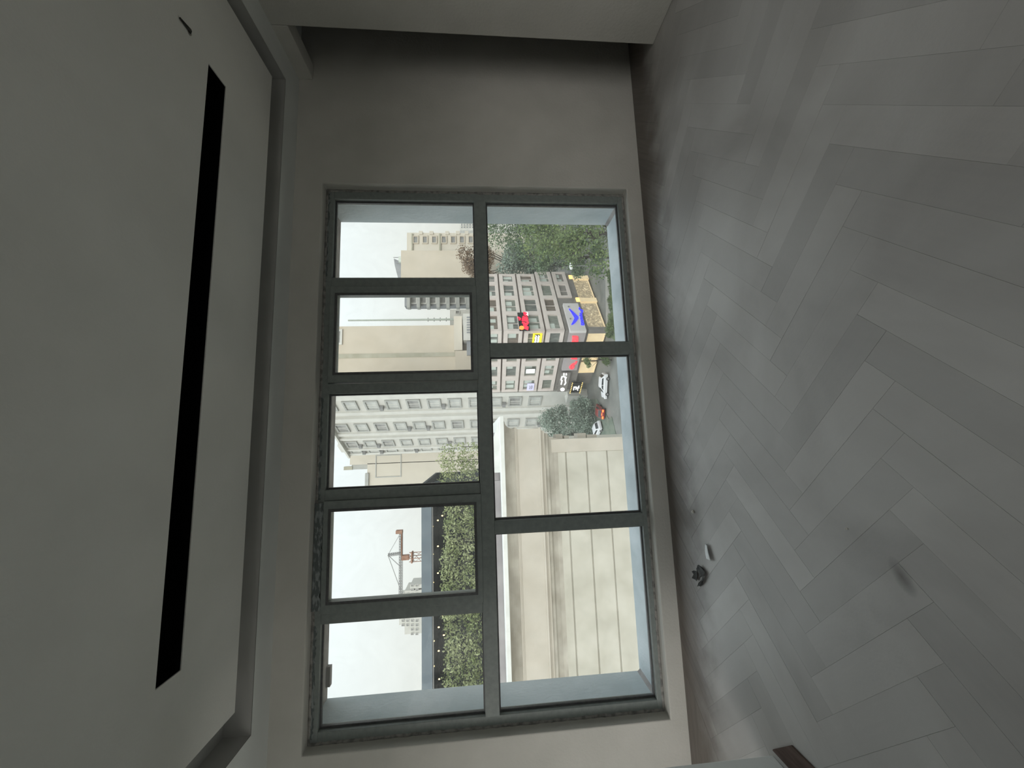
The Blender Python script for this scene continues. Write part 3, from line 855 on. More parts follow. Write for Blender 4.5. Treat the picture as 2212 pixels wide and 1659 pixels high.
# dark pergola behind the hedge
py_ = 15.0
pr = at(920, 1044, py_).x; pl = at(920, 2300, py_).x
zf1, zf0 = at(911, 1200, py_).z, at(933, 1200, py_).z
pg = empty('pergola', (pr, py_, 0.8), label='dark flat roofed terrace pergola with slate blue fascia behind the hedge', cat='pergola')
def pz(z): return z - 0.8
MB().box(pl - pr, 0, -0.06, 0.0, pz(zf0), pz(zf1)).build('fascia', M['fascia'], pg)
MB().box(pl - pr, 0, 0.0, 4.2, pz(zf1) - 0.12, pz(zf1) - 0.02).build('roof', M['pergola_dark'], pg)
MB().box(pl - pr, -0.1, -0.02, 0.04, pz(zf0) - 0.05, pz(zf0) - 0.005).build('gutter_rail', M['steel'], pg)
MB().box(pl - pr, 0, 4.0, 4.2, 0, pz(zf1) - 0.12).build('rear_screen', M['pergola_dark'], pg)
MB().prism([(0.0, 0.0), (0.0, pz(zf0)), (0.55, 0.4), (0.55, 0.0)], 0.0, 0.2, 'y').build('end_brace', M['pergola_dark'], pg)
for k in range(5):
    x = (pl - pr) * k / 4
    MB().box(x - 0.06 if k else -0.12, x + 0.06 if k else 0, 0.02, 0.14, 0, pz(zf0)).build('post', M['pergola_dark'], pg)
# string lights under it
sl = empty('string_lights', (pr, 15.3, zf0), label='string of warm bulbs hanging under the pergola above the hedge', cat='string lights')
bulbs = [(955.4, 1114), (945.8, 1124), (934.4, 1137), (946, 1180), (935, 1197), (946, 1238), (935.5, 1258), (957, 1330.6), (947.7, 1355), (937, 1384.6), (947.7, 1406), (937, 1439), (927, 1465.5), (948.7, 1467), (958.8, 1372)]
bp = sorted([at(px, py, 15.3) for px, py in bulbs], key=lambda p: p.x)
bm_ = MB().ball((0, 0, 0), 0.026, 8, 6, (1, 1, 1.3)).mesh('bulb', M['bulb'], True)
wire = MB()
prev = None
for p in bp:
    q = p - sl.location
    inst('bulb', bm_, sl, q)
    w0 = Vector((q.x, q.y, q.z + 0.04))
    if prev is not None: wire.tube(prev, w0, 0.006, 0.006, 4)
    prev = w0
for p in bp[::4] + [bp[-1]]:
    q = p - sl.location
    wire.tube((q.x, q.y, q.z + 0.04), (q.x, q.y, zf1 - 0.115 - zf0), 0.006, 0.006, 4)
wire.build('wire', M['wire'], sl)

# ---- office block on the corner, pinkish precast frames
OC = at(1179, 714, 60.0)
ob = empty('office_building', (OC.x, OC.y, GZ), math.atan2(0.559, 0.829), label='pinkish grey office block on the street corner with gridded square windows and lit shops below', cat='building')
def oz(z): return z - GZ
joints = [1.12, -2.376, -5.874, -9.641, -13.046]
MB().box(0.35, 18.0, 0.35, 15.6, oz(-17.2), oz(1.4)).build('core', M['joint'], ob)
MB().box(1.6, 17.5, 1.6, 15.5, 0, oz(-17.2)).build('shop_core', M['greyband'], ob)
bR = [0.0, 4.85, 9.55, 14.2, 17.4]
bL = [0.0, 3.9, 7.9, 11.8, 15.7]
rnd = random.Random(8)
wmats = ['win_grey', 'win_brown', 'win_green', 'win_grey', 'win_green']
cache = {}
def precast(face, s0, s1, z0, z1):
    w, h = s1 - s0, z1 - z0
    key = (face, round(w, 2), round(h, 2))
    pier = 0.52 if face == 'R' else 0.62
    if key not in cache:
        if face == 'R':
            cache[key] = MB().ring(0, w, 0, h, pier, w - pier, 0.62, h - 0.72, 0.0, 0.42, 'y').mesh('facade_panel', M['panel'])
        else:
            cache[key] = MB().ring(0, w, 0, h, pier, w - pier, 0.62, h - 0.72, 0.0, 0.42, 'x').mesh('facade_panel', M['panel'])
    loc = (s0, 0, oz(z0)) if face == 'R' else (0, s0, oz(z0))
    p = inst('facade_panel', cache[key], ob, loc)
    wm = M[rnd.choice(wmats)]
    key2 = key + (wm.name,)
    if key2 not in cache:
        a = (pier - 0.02, w - pier + 0.02)
        b = MB().box(a[0], a[1], 0.28, 0.33, 0.60, h - 0.70) if face == 'R' else MB().box(0.28, 0.33, a[0], a[1], 0.60, h - 0.70)
        cache[key2] = b.mesh('window', wm)
    wo = inst('window', cache[key2], p)
    if rnd.random() < 0.62:
        n = rnd.choice((1, 2, 2))
        for q in range(n):
            c0 = pier + (w - 2 * pier) * (0.08 + 0.46 * q); c1 = c0 + (w - 2 * pier) * rnd.uniform(0.22, 0.38)
            zt_ = h - 0.82; zb = 0.62 + rnd.uniform(0.1, 0.9)
            b = MB().box(c0, c1, 0.24, 0.28, zb, zt_) if face == 'R' else MB().box(0.24, 0.28, c0, c1, zb, zt_)
            b.build('blind', M['blind'], p)
    if rnd.random() < 0.7:
        c = pier + (w - 2 * pier) * rnd.uniform(0.4, 0.6)
        b = MB().box(c - 0.05, c + 0.05, 0.22, 0.28, 0.62, h - 0.72) if face == 'R' else MB().box(0.22, 0.28, c - 0.05, c + 0.05, 0.62, h - 0.72)
        b.build('window_bar', M['panel'], p)
for k in range(4):
    z1, z0 = joints[k] - 0.15, joints[k + 1] + 0.15
    for s0, s1 in zip(bR[:-1], bR[1:]):
        if k == 3 and s1 > 17: s1 += 0.8
        precast('R', s0, s1, z0, z1)
    for s0, s1 in zip(bL[:-1], bL[1:]):
        precast('L', s0, s1, z0, z1)
# upper shop storey, partly behind signs
precast('R', 9.55, 14.2, -15.9, -13.2); precast('R', 14.2, 18.2, -15.9, -13.2)
MB().box(0.3, 18.0, 0.25, 0.4, oz(-17.2), oz(-13.1)).build('band', M['greyband'], ob)
MB().box(0.25, 0.4, 0.3, 15.6, oz(-17.2), oz(-13.1)).build('band', M['greyband'], ob)
# shop windows
for (s0, s1, mm) in ((0.9, 8.3, 'lit_b'), (9.6, 15.9, 'lit_a')):
    f = MB().ring(s0, s1, 0.35, 3.6, s0 + 0.14, s1 - 0.14, 0.5, 3.45, 0.35, 0.6, 'y').build('shop_front', M['warm_wall'], ob)
    MB().box(s0 + 0.12, s1 - 0.12, 0.5, 0.58, 0.45, 3.5).build('lit_window', M[mm], f)
for s in (8.35, 15.95):
    c = MB().box(s, s + 1.15, 0.15, 0.6, 0.2, 3.5).build('shop_column', M['warm_wall'], ob)
    MB().box(s, s + 1.15, 0.10, 0.6, 3.5, 4.15).build('column_light', M['glow_warm'], c)
for (s0, s1) in ((0.8, 3.6), (4.0, 7.6), (8.2, 11.0)):
    f = MB().ring(s0, s1, 0.35, 3.6, s0 + 0.14, s1 - 0.14, 0.5, 3.45, 0.35, 0.6, 'x').build('shop_front', M['warm_wall'], ob)
    MB().box(0.5, 0.58, s0 + 0.12, s1 - 0.12, 0.45, 3.5).build('lit_window', M['warm_wall'], f)
MB().box(-0.05, 0.75, -0.05, 0.75, 0, 3.7).build('corner_pier', M['greyband'], ob)

# ---- signs: strokes laid out on the board's own plane
ODX, ODY = Vector((0.829, 0.559, 0)), Vector((-0.559, 0.829, 0))
def face_pt(face, px, py, off=0.0):
    """where the line of sight meets the office facade (off metres in front of it)"""
    d = ray(px, py)
    n = -ODY if face == 'R' else -ODX
    base = Vector((OC.x, OC.y, 0)) + n * off
    t = (base - EYE).dot(n) / d.dot(n)
    p = EYE + d * t
    ax = ODX if face == 'R' else ODY
    return (p - Vector((OC.x, OC.y, 0))).dot(ax), p.z
def sign(name, label, face, off, px0, px1, py0, py1, board, depth=0.25, cat='sign', pyref=None):
    pyref = (py0 + py1) / 2 if pyref is None else pyref
    pm = (px0 + px1) / 2
    sA, sB = face_pt(face, pm, py0, off)[0], face_pt(face, pm, py1, off)[0]
    s0, s1 = min(sA, sB), max(sA, sB)
    z1, z0 = face_pt(face, px0, pyref, off)[1], face_pt(face, px1, pyref, off)[1]
    ax = ODX if face == 'R' else ODY
    n = -ODY if face == 'R' else -ODX
    base = Vector((OC.x, OC.y, 0)) + ax * s0 + n * off
    # local x runs to the viewer's right, local -y faces the viewer
    if face == 'R':
        rz = math.atan2(ax.y, ax.x); org = base
    else:
        rz = math.atan2(-ax.y, -ax.x); org = base + ax * (s1 - s0)
    t = empty(name, (org.x, org.y, z0), rz, label, cat)
    W, H = s1 - s0, z1 - z0
    if board is not None:
        MB().box(0, W, 0, depth, 0, H).build('board', board, t)
    def spot(px, py):
        a, z = face_pt(face, px, py, off)
        return ((a - s0) if face == 'R' else (s1 - a)) / W, (z - z0) / H
    return t, W, H, spot
def strokes(t, W, H, lines, m, wd, name='lettering', y=-0.05):
    mb = MB()
    for ln in lines:
        for a, b in zip(ln[:-1], ln[1:]):
            mb.tube((a[0] * W, y, a[1] * H), (b[0] * W, y, b[1] * H), wd, wd, 5)
    return mb.build(name, m, t)

t, W, H, spot = sign('bird_logo_sign', 'white shop sign board with a blue bird-like tick logo and blue script', 'R', 0.5, 1232, 1267, 655, 714.5, M['sign_white'], 0.5, pyref=714)
# spread wing logo: thin right arm, thick left arm meeting below
wing = [(1229.5, 667), (1233, 670), (1239, 675), (1244, 680), (1249, 685), (1249.5, 688), (1246, 693), (1242, 698), (1237, 701.5), (1234, 702), (1236, 698), (1239, 692), (1241, 687.5), (1238, 682), (1233, 674), (1229, 668.5)]
mb = MB(); mb.prism([(spot(px, py)[0] * W, spot(px, py)[1] * H) for px, py in wing], -0.12, 0.0, 'y'); mb.build('logo', M['blue_neon'], t)
scr = [[(1252, 665), (1251, 668), (1256, 671), (1257, 676)], [(1252.5, 670), (1258.5, 671), (1258, 675)], [(1252, 677), (1257, 679), (1252, 682), (1258, 683)], [(1253, 685), (1258, 686), (1253.5, 689), (1259, 690)], [(1254, 692), (1260, 693), (1255, 696)], [(1256, 698), (1260, 697), (1261, 702), (1256, 702), (1256, 698)]]
strokes(t, W, H, [[spot(px, py) for px, py in ln] for ln in scr], M['blue_neon'], 0.13)
for px, py in ((1228, 663), (1232, 689)):
    u_, v_ = spot(px, py)
    MB().tube((u_ * W, -0.14, v_ * H), (u_ * W, 0, v_ * H), 0.16, 0.16, 8).build('spotlight', M['steel'], t)

t, W, H, spot = sign('red_letter_sign', 'long shop sign with red block letters round the corner from the bird logo', 'L', 0.5, 1231, 1267, 716.5, 800, M['sign_grey'], 0.5, pyref=717)
let = [[(1234, 789), (1231, 793), (1235, 796), (1239, 793), (1238, 788), (1234, 787)], [(1237, 786), (1243, 785), (1245, 780)]] + [[(1234, y), (1246, y + 1)] for y in (773, 768, 762, 757, 751)] + [[(1236, 745), (1246, 744)], [(1235, 738), (1247, 739)], [(1236, 733), (1247, 732)], [(1236, 727), (1247, 727)], [(1247, 727), (1247, 738)]]
strokes(t, W, H, [[spot(px, py) for px, py in ln] for ln in let], M['pink_red'], 0.22)

t, W, H, spot = sign('red_script_sign', 'black sign with bright red script letters and an orange dot on the office front', 'R', 0.9, 1120, 1142, 675, 713, M['sign_black'], 0.2)
sc_ = [[(1131, 676), (1138, 678), (1132, 680), (1139, 683)], [(1119, 686), (1124, 689), (1122, 692)], [(1129, 685), (1140, 688), (1128, 689), (1141, 693)], [(1127, 692), (1138, 694), (1141, 698)], [(1128, 697), (1139, 701), (1130, 702)], [(1131, 704), (1141, 708), (1132, 709), (1141, 712)], [(1135, 704), (1140, 699)]]
strokes(t, W, H, [[spot(px, py) for px, py in ln] for ln in sc_], M['red_neon'], 0.17)
u_, v_ = spot(1127, 709)
MB().tube((u_ * W, -0.2, v_ * H), (u_ * W, 0, v_ * H), 0.4, 0.4, 14).build('dot', M['orange_neon'], t)
(u0, v0), (u1, v1) = spot(1141, 682), spot(1134.5, 675.5)
MB().box(u0 * W, u1 * W, -0.1, 0.1, v0 * H, v1 * H).build('white_corner', M['white_neon'], t)

t, W, H, spot = sign('yellow_box_sign', 'yellow bordered window sign with two lines of white lettering', 'L', 0.3, 1150.5, 1170, 722, 745, M['yellow_neon'], 0.2)
MB().box(0.02 * W, 0.98 * W, -0.05, 0, 0.26 * H, 0.80 * H).build('dark_field', M['sign_black'], t)
strokes(t, W, H, [[(0.08, .45 + dz), (0.16, .60 + dz), (0.24, .47 + dz), (0.34, .60 + dz), (0.42, .46 + dz), (0.52, .58 + dz), (0.6, .46 + dz), (0.7, .6 + dz), (0.8, .46 + dz), (0.92, .58 + dz)] for dz in (-0.14, 0.14)], M['white_neon'], 0.11, y=-0.12)

t, W, H, spot = sign('white_letter_sign', 'four glowing white letters in an office window', 'L', 0.2, 1135, 1155.5, 796.5, 806.5, M['win_grey'], 0.1)
ls = []
for k in range(4):
    x0 = 0.08; z0 = 0.06 + 0.235 * k
    ls += [[(0.1, z0), (0.9, z0)], [(0.1, z0 + .12), (0.9, z0 + .12)], [(0.2, z0), (0.2, z0 + .12)], [(0.55, z0), (0.55, z0 + .12)]]
strokes(t, W, H, ls, M['white_neon'], 0.085)

t, W, H, spot = sign('lilac_notice', 'square lilac notice in an office window', 'L', 0.2, 1138.5, 1153.5, 829, 843.5, M['lilac'], 0.1)
strokes(t, W, H, [[(0.25, .55), (0.35, .68), (0.5, .58), (0.72, .66)], [(0.25, .40), (0.5, .44), (0.75, .38)], [(0.3, .28), (0.7, .26)]], M['steel'], 0.05)

t, W, H, spot = sign('white_tube_sign', 'dark shop sign with white tube letters and a glowing white disc', 'L', 0.6, 1208, 1228, 806, 846, M['greyband'], 0.3)
tl = [[(1212, 830), (1214, 822), (1212, 820), (1214, 813), (1220, 813), (1221, 816)], [(1219, 831), (1222, 827), (1221, 820), (1223, 814)], [(1218, 810), (1218, 806)], [(1223, 810), (1223, 806)]]
strokes(t, W, H, [[spot(px, py) for px, py in ln] for ln in tl], M['white_neon'], 0.13)
u_, v_ = spot(1215, 840.5)
MB().tube((u_ * W, -0.2, v_ * H), (u_ * W, 0, v_ * H), 0.42, 0.42, 14).build('disc', M['white_neon'], t)

t, W, H, spot = sign('bulb_bordered_sign', 'small shop sign framed by a border of amber bulbs', 'L', 0.6, 1233, 1256, 827, 848, M['sign_black'], 0.3)
bulb2 = MB().ball((0, 0, 0), 0.11, 6, 4).mesh('border_bulb', M['glow_warm'])
for k in range(7):
    for (x, z) in ((k / 6, 0.04), (k / 6, 0.96)): inst('border_bulb', bulb2, t, (x * W, -0.08, z * H))
strokes(t, W, H, [[(0.3, .7), (0.6, .72), (0.6, .5), (0.35, .5)], [(0.25, .3), (0.45, .35), (0.7, .28)], [(0.5, .2), (0.5, .45)]], M['white_neon'], 0.12)

# ---- white apartment building beyond the lane
d_w = Vector((-0.5, 0.866, 0))
WS = 1.30
wo_ = (Vector((5.4, 61.0, 0)) - d_w * 2.8) * WS
wb = empty('white_apartments', (wo_.x, wo_.y, GZ), math.atan2(0.866, -0.5), label='tall white apartment building with projecting bays in the middle of the view', cat='building')
ztop = at(756, 975, 75.0 * WS).z
wb.scale = (WS, WS, 1)
def wz(z): return z - GZ
MB().prism([(0, 0), (19.3, 0), (19.3, -8), (11.5, -8)], 0, wz(ztop), 'z').build('wall', M['white_render'], wb)
for s0, s1, pr_ in ((0, 1.0, .35), (4.6, 5.4, .25), (6.0, 7.0, .55), (11.2, 12.0, .3), (12.7, 13.2, .45), (17.0, 17.5, .3), (18.6, 19.3, .3)):
    MB().box(s0, s1, 0, pr_, 0, wz(ztop)).build('pilaster', M['white_trim'], wb)
MB().prism([(0, 0.75), (19.6, 0.75), (19.6, -8.2), (12, -8.2)], wz(ztop), wz(ztop) + 0.45, 'z').build('roof_cornice', M['white_trim'], wb)
MB().box(16.2, 18.8, -1.8, -0.2, wz(ztop) + 0.45, wz(ztop) + 2.0).build('roof_hut', M['white_render'], wb)
zc0 = at(938, 872, 61 * WS).z
cols = [(2.8, 1.02), (9.46, 1.0), (15.3, 0.85), (18.0, 0.55)]
wcache = {}
rnd = random.Random(4)
for ci, (s, hw) in enumerate(cols):
    for k in range(-5, 13):
        zc = zc0 + 3.3 * WS * k
        if zc + 1.6 > ztop: continue
        pm = rnd.choice(['pane_pale', 'pane_pale', 'pane_dark'])
        key = (ci, 'f')
        if key not in wcache:
            wcache[key] = MB().ring(-hw - .28, hw + .28, -1.08 * WS, 1.08 * WS, -hw, hw, -0.82 * WS, 0.82 * WS, 0.0, 0.22, 'y').mesh('window', M['grey_trim'])
        f = inst('window', wcache[key], wb, (s, 0, wz(zc)))
        key = (ci, pm)
        if key not in wcache: wcache[key] = MB().box(-hw, hw, 0.01, 0.05, -0.82 * WS, 0.82 * WS).mesh('pane', M[pm])
        inst('pane', wcache[key], f)
        key = (ci, 'b')
        if key not in wcache: wcache[key] = MB().box(-0.06, 0.06, 0.05, 0.12, -0.82 * WS, 0.82 * WS).box(hw * .5, hw * .5 + .08, 0.05, 0.12, -0.82 * WS, 0.82 * WS).mesh('window_bar', M['white_trim'])
        inst('window_bar', wcache[key], f)
        if rnd.random() < 0.3:
            MB().box(hw * 0.2, hw * 0.9, 0.05, 0.65, -1.75 * WS, -1.2 * WS).build('air_conditioner', M['steel'], f)

MB().box(0.2, 2.2, 0.0, 1.2, 0, 4.2).build('porch', M['white_trim'], wb)

# ---- generic far block, facade parallel to the window wall
def far_block(name, label, py0, py1, px_top, Y, depth, wall, rects=(), pane='pane_dark', px_bot=None, frame='white_trim', z_bottom=None):
    xr = at(px_top + 60, py0, Y).x; xl = at(px_top + 60, py1, Y).x
    zt = at(px_top, (py0 + py1) / 2, Y).z
    zb = GZ if px_bot is None else at(px_bot, (py0 + py1) / 2, Y).z
    t = empty(name, (xl, Y, zb), label=label, cat='building')
    MB().box(0, xr - xl, 0, depth, 0, zt - zb).build('wall', wall, t)
    for (a0, a1, b0, b1) in rects:      # py range, px range
        p = at(b0, a1, Y); q = at(b1, a0, Y)
        x0, x1 = p.x - xl, q.x - xl; z1_, z0_ = p.z - zb, q.z - zb
        e = 0.16 * (x1 - x0)
        f = MB().ring(x0 - e, x1 + e, z0_ - e, z1_ + e, x0, x1, z0_, z1_, -0.35, 0.0, 'y').build('window', M[frame], t)
        MB().box(x0, x1, -0.08, 0.0, z0_, z1_).build('pane', M[pane], f)
    return t, (lambda px, py: Vector((at(px, py, Y).x - xl, 0, at(px, py, Y).z - zb)))

# plain beige wall with the outlined rectangle
bw, L_ = far_block('beige_gable', 'plain beige gable wall with a square outline, left of the white apartments', 978, 1002, 756, 104, 14, M['beige_pale'])
a = L_(792, 1100); b = L_(792, 1001.5)
MB().box(a.x, b.x, 0, 13, 0, a.z).build('lower_wall', M['beige_pale'], bw)
p, q = L_(812, 1031), L_(866, 982)
MB().ring(p.x - .15, q.x + .15, q.z - .15, p.z + .15, p.x + .1, q.x - .1, q.z + .1, p.z - .1, -0.12, 0.02, 'y').build('square_outline', M['grey_trim'], bw)
p, q = L_(740, 1016), L_(794, 1003)
MB().box(p.x, q.x, 1, 2.2, q.z, p.z - 2.0).build('roof_stack', M['grey_trim'], bw)
p2 = L_(742, 1013)
MB().box(p2.x - .4, p2.x + .5, 0.8, 2.4, p.z - 2.2, p.z).build('stack_cap', M['moss'], bw)
p, q = L_(790, 1056), L_(797, 1022)
MB().box(p.x, q.x, -0.4, 0.6, q.z, q.z + 0.9).build('roof_edge', M['grey_trim'], bw)

# tall blank tower and what stands round its foot
tw, L_ = far_block('beige_tower', 'tall blank beige tower seen through the second upper pane', 705.5, 860, 640, 100, 16, M['beige'], [(716, 741, 728, 736)])
p, q = L_(640, 776), L_(983, 761)
MB().box(p.x, q.x, -0.12, 0.0, 0, p.z).build('mossy_strip', M['moss'], tw)
for (a0, a1, b0, b1, mm, yy) in ((690, 762, 983, 999, 'beige_pale', -3), (690, 745, 1003, 1030, 'white_render', -5), (745, 775, 1010, 1030, 'slate', -4.5), (764, 806, 986, 1030, 'beige', -4)):
    p, q = L_(b0, a1), L_(b1, a0)
    MB().box(p.x, q.x, yy, 0, q.z, p.z).build('low_annex', M[mm], tw)
for k in range(7):
    p, q = L_(1010, 699 + 5.2 * k), L_(1017, 696.5 + 5.2 * k)
    MB().box(p.x, q.x, -5.15, -5, q.z, p.z).build('annex_louvre', M['slate'], tw)
mast = empty('thin_mast', at(975, 690, 112) , label='thin grey mast against the sky beside the beige tower', cat='mast')
hm = at(752, 692, 112).z - mast.location.z
MB().tube((0, 0, -24), (0, 0, hm), 0.42, 0.25, 8).build('pole', M['blind'], mast)
for k in range(4):
    MB().tube((-0.6, 0, hm * (0.05 + 0.06 * k)), (0.6, 0, hm * (0.05 + 0.06 * k)), 0.12, 0.12, 5).build('rung', M['steel'], mast)

ap, L_ = far_block('balcony_apartments', 'grey apartment block with stacked balconies right of the mast', 628, 661, 874, 125, 3, M['slate'], [(643 + 0 * k, 655, 888 + 21 * k, 899 + 21 * k) for k in range(6)])
for k in range(7):
    p, q = L_(880 + 21 * k, 669), L_(888 + 21 * k, 636)
    MB().box(p.x, q.x, -2.2, 0, q.z, p.z - 0.2).build('balcony', M['grey_trim'], ap)
low, L_ = far_block('low_rooftops', 'low pale rooftops at the foot of the balcony apartments', 668, 702, 972, 118, 6, M['white_render'], [(672, 678, 985, 992), (684, 690, 985, 992)])

bb, L_ = far_block('beige_block', 'plain beige block with a dark pitched roof structure on top', 541, 622, 866, 100, 2, M['beige'])
p, q = L_(866, 603), L_(846, 548)
MB().prism([(L_(866, 600).x, L_(866, 600).z), (L_(866, 560).x, L_(866, 560).z), (L_(847, 551).x, L_(847, 551).z), (L_(849, 566).x, L_(849, 566).z), (L_(858, 601).x, L_(858, 601).z)], 2, 4, 'y').build('roof_frame', M['slate'], bb)
for (py, px) in ((549, 846), (556, 850), (562, 853)):
    a = L_(866, py); b = L_(px, py)
    MB().tube((a.x, 2, a.z), (b.x, 2, b.z), 0.12, 0.1, 5).build('roof_post', M['steel'], bb)
p, q = L_(859, 562), L_(867, 550)
MB().box(p.x, q.x, 1, 3, q.z, p.z).build('roof_tank', M['blind'], bb)

rects = [(512, 525, b, b + 8) for b in (894, 914, 934, 955, 975, 994, 1013)]
wt, L_ = far_block('cream_tower', 'cream apartment tower with a column of square windows beside the beige block', 503, 548, 879, 116, 10, M['beige_pale'], rects, 'pane_dark', frame='beige')
for b in (889, 949):
    p, q = L_(b, 546), L_(b + 3, 506)
    MB().box(p.x, q.x, -0.5, 0, q.z, p.z).build('string_course', M['moss'], wt)
for b in (905, 928, 962, 985, 1004):
    p, q = L_(b, 507), L_(b + 8, 500)
    MB().box(p.x, q.x, -0.3, 4, q.z, p.z).build('side_balcony', M['beige_pale'], wt)
fd, L_ = far_block('hazy_tower', 'hazy pale tower far away at the right edge of the top pane', 455, 498, 993, 210, 14, M['white_render'], [(480 + 5 * i, 483 + 5 * i, 996 + 6 * k, 999 + 6 * k) for i in range(3) for k in range(5)], 'slate')

# ---- crane and the far concrete block
CY = 250.0
cr = empty('tower_crane', at(1060, 1193, CY), label='rust coloured tower crane on the skyline', cat='crane')
c0 = cr.location.copy()
def cp(px, py): return at(px, py, CY) - c0
def lattice(name, a, b, w, n, m, chord=0.22):
    mb = MB(); a, b = Vector(a), Vector(b); d = (b - a).normalized()
    s = d.orthogonal().normalized(); s2 = d.cross(s)
    cs = [s * w + s2 * w, s * w - s2 * w, -s * w - s2 * w, -s * w + s2 * w]
    for c in cs: mb.tube(a + c, b + c, chord, chord, 4)
    for k in range(n):
        p0 = a.lerp(b, k / n); p1 = a.lerp(b, (k + 1) / n)
        for q in range(4):
            mb.tube(p0 + cs[q], p1 + cs[(q + 1) % 4], chord * .6, chord * .6, 4)
    return mb.build(name, m, cr)
base = cp(1060, 1193)
lattice('mast', (base.x, 0, 0), (base.x, 0, cp(884, 1193).z), 2.0, 14, M['rust'])
MB().box(base.x - 3.2, base.x + 3.2, -2, 2, cp(892, 1193).z, cp(889, 1193).z).build('platform', M['rust'], cr)
MB().box(base.x - 1.3, base.x + 1.5, -1.3, 1.3, cp(884, 1193).z, cp(868, 1193).z).build('slew_unit', M['rust'], cr)
z_j = cp(866, 1193).z
lattice('jib', (cp(866, 1298).x, 0, z_j), (cp(866, 1150).x, 0, z_j), 0.75, 26, M['steel'], 0.2)
MB().box(cp(866, 1200).x, cp(866, 1150).x, -0.8, 0.8, z_j - 0.9, z_j + 0.1).build('counter_jib', M['rust'], cr)
MB().box(cp(866, 1152).x, cp(866, 1145).x, -1.5, 1.5, z_j - 1.0, z_j + 3.0).build('counterweight', M['rust'], cr)
ap_ = cp(838, 1199)
lattice('tower_head', (cp(866, 1195).x, 0, z_j), (ap_.x, 0, ap_.z), 0.6, 6, M['steel'], 0.2)
for py in (1150, 1225, 1275):
    q = cp(866, py); MB().tube((ap_.x, 0, ap_.z), (q.x, 0, z_j), 0.2, 0.2, 4).build('tie_rope', M['steel'], cr)
rects = []
for i, b in enumerate((868, 878, 888, 898)):
    for k in range(12):
        py = 1262 + 9.5 * k
        if (py < 1275 and b < 880) or (py > 1356 and b < 880): continue
        rects.append((py, py + 4.5, b, b + 5.5))
cb, L_ = far_block('concrete_block', 'white concrete apartment frame on the skyline beside the crane', 1272, 1366, 874, 265, 14, M['white_render'], rects, 'pane_dark')
p, q = L_(862, 1350), L_(874, 1290)
MB().box(p.x, q.x, 0, 12, q.z, p.z).build('penthouse', M['white_render'], cb)
p, q = L_(886, 1272), L_(1060, 1252)
MB().box(p.x, q.x, 0, 12, 0, p.z).build('lower_wing', M['white_render'], cb)

# ---- trees
def gtree(name, label, px, py, Y, px_top, w, m, seed, **kw):
    p = at(px, py, Y); h = at(px_top, py, Y).z - GZ
    return tree(name, label, (p.x, p.y, GZ), h, w, m, seed, **kw)
gtree('broadleaf_tree', 'mid green broadleaf tree filling the right of the lower right pane', 1300, 505, 40, 1125, 10, M['leaf_mid'], 31, n=9000, leaf=0.36, crown_from=0.12, blobs=26)
gtree('broadleaf_tree', 'tall dark green tree behind the broadleaf tree, rising to the transom', 1300, 512, 63, 1056, 16, M['leaf_dark'], 32, n=8000, leaf=0.45, crown_from=0.3, blobs=22)
gtree('broadleaf_tree', 'dark tree squeezed between the office block and the broadleaf tree', 1300, 556, 50, 1150, 6.4, M['leaf_dark'], 33, n=5000, leaf=0.36, crown_from=0.1, blobs=16)
gtree('broadleaf_tree', 'tree standing behind the right end of the office block', 1300, 572, 77, 1062, 13, M['leaf_grey'], 34, n=6000, leaf=0.6, crown_from=0.3)
gtree('broadleaf_tree', 'rusty brown tree in front of the beige block', 1150, 574, 91, 990, 12, M['leaf_brown'], 36, n=6000, leaf=0.5, crown_from=0.72, blobs=16)
gtree('conifer_tree', 'broad grey green tree between the white apartments and the stone building', 1250, 904, 72, 1163, 8.5, M['leaf_grey'], 37, n=9000, leaf=0.36, crown_from=0.1, blobs=24)
gtree('conifer_tree', 'darker tree against the corner of the stone building', 1250, 938, 74.5, 1186, 6.5, M['leaf_grey'], 38, n=6000, leaf=0.34, crown_from=0.1, blobs=18)
gtree('conifer_tree', 'low grey green tree at the foot of the white apartments', 1262, 880, 71.5, 1232, 5.0, M['leaf_grey'], 39, n=5000, leaf=0.34, crown_from=0.1, blobs=14)
gtree('street_tree', 'small leafy tree in front of the red letter shop sign', 1310, 778, 60, 1262, 3.4, M['leaf_mid'], 40, n=2200, leaf=0.25, crown_from=0.2, blobs=9)
def shrub(px, py, w, h, seed, label, m='leaf_mid'):
    p = at_z(px, py, GZ + 0.1)
    t = empty('street_shrub', p, label=label, cat='shrub', group='shrubs on the lawn in front of the shops')
    rr = random.Random(seed)
    bl = [(rr.uniform(-.5, .5) * w, rr.uniform(-.4, .4) * w, h * rr.uniform(.35, .6), w * .38, w * .38, h * .45) for _ in range(6)]
    o = inst('foliage', leaf_mesh('foliage', blob_points(bl, 1100, seed), 0.26, M[m], seed), t); o['kind'] = 'stuff'
    MB().tube((0, 0, 0), (0, 0, h * 0.5), 0.08, 0.04, 5).build('stem', M['bark'], t)
for k, (px, py, w, h) in enumerate(((1325, 598, 1.9, 1.1), (1328, 627, 1.8, 1.0), (1326, 655, 1.8, 1.0), (1329, 685, 1.9, 1.1), (1326, 714, 1.7, 1.4))):
    shrub(px, py, w, h, 60 + k, ['shrub at the right end of the shop lawn', 'low shrub below the first lit shop window', 'low shrub below the lit shop column', 'low shrub below the wide lit shop window', 'taller shrub at the shop corner by the road'][k])

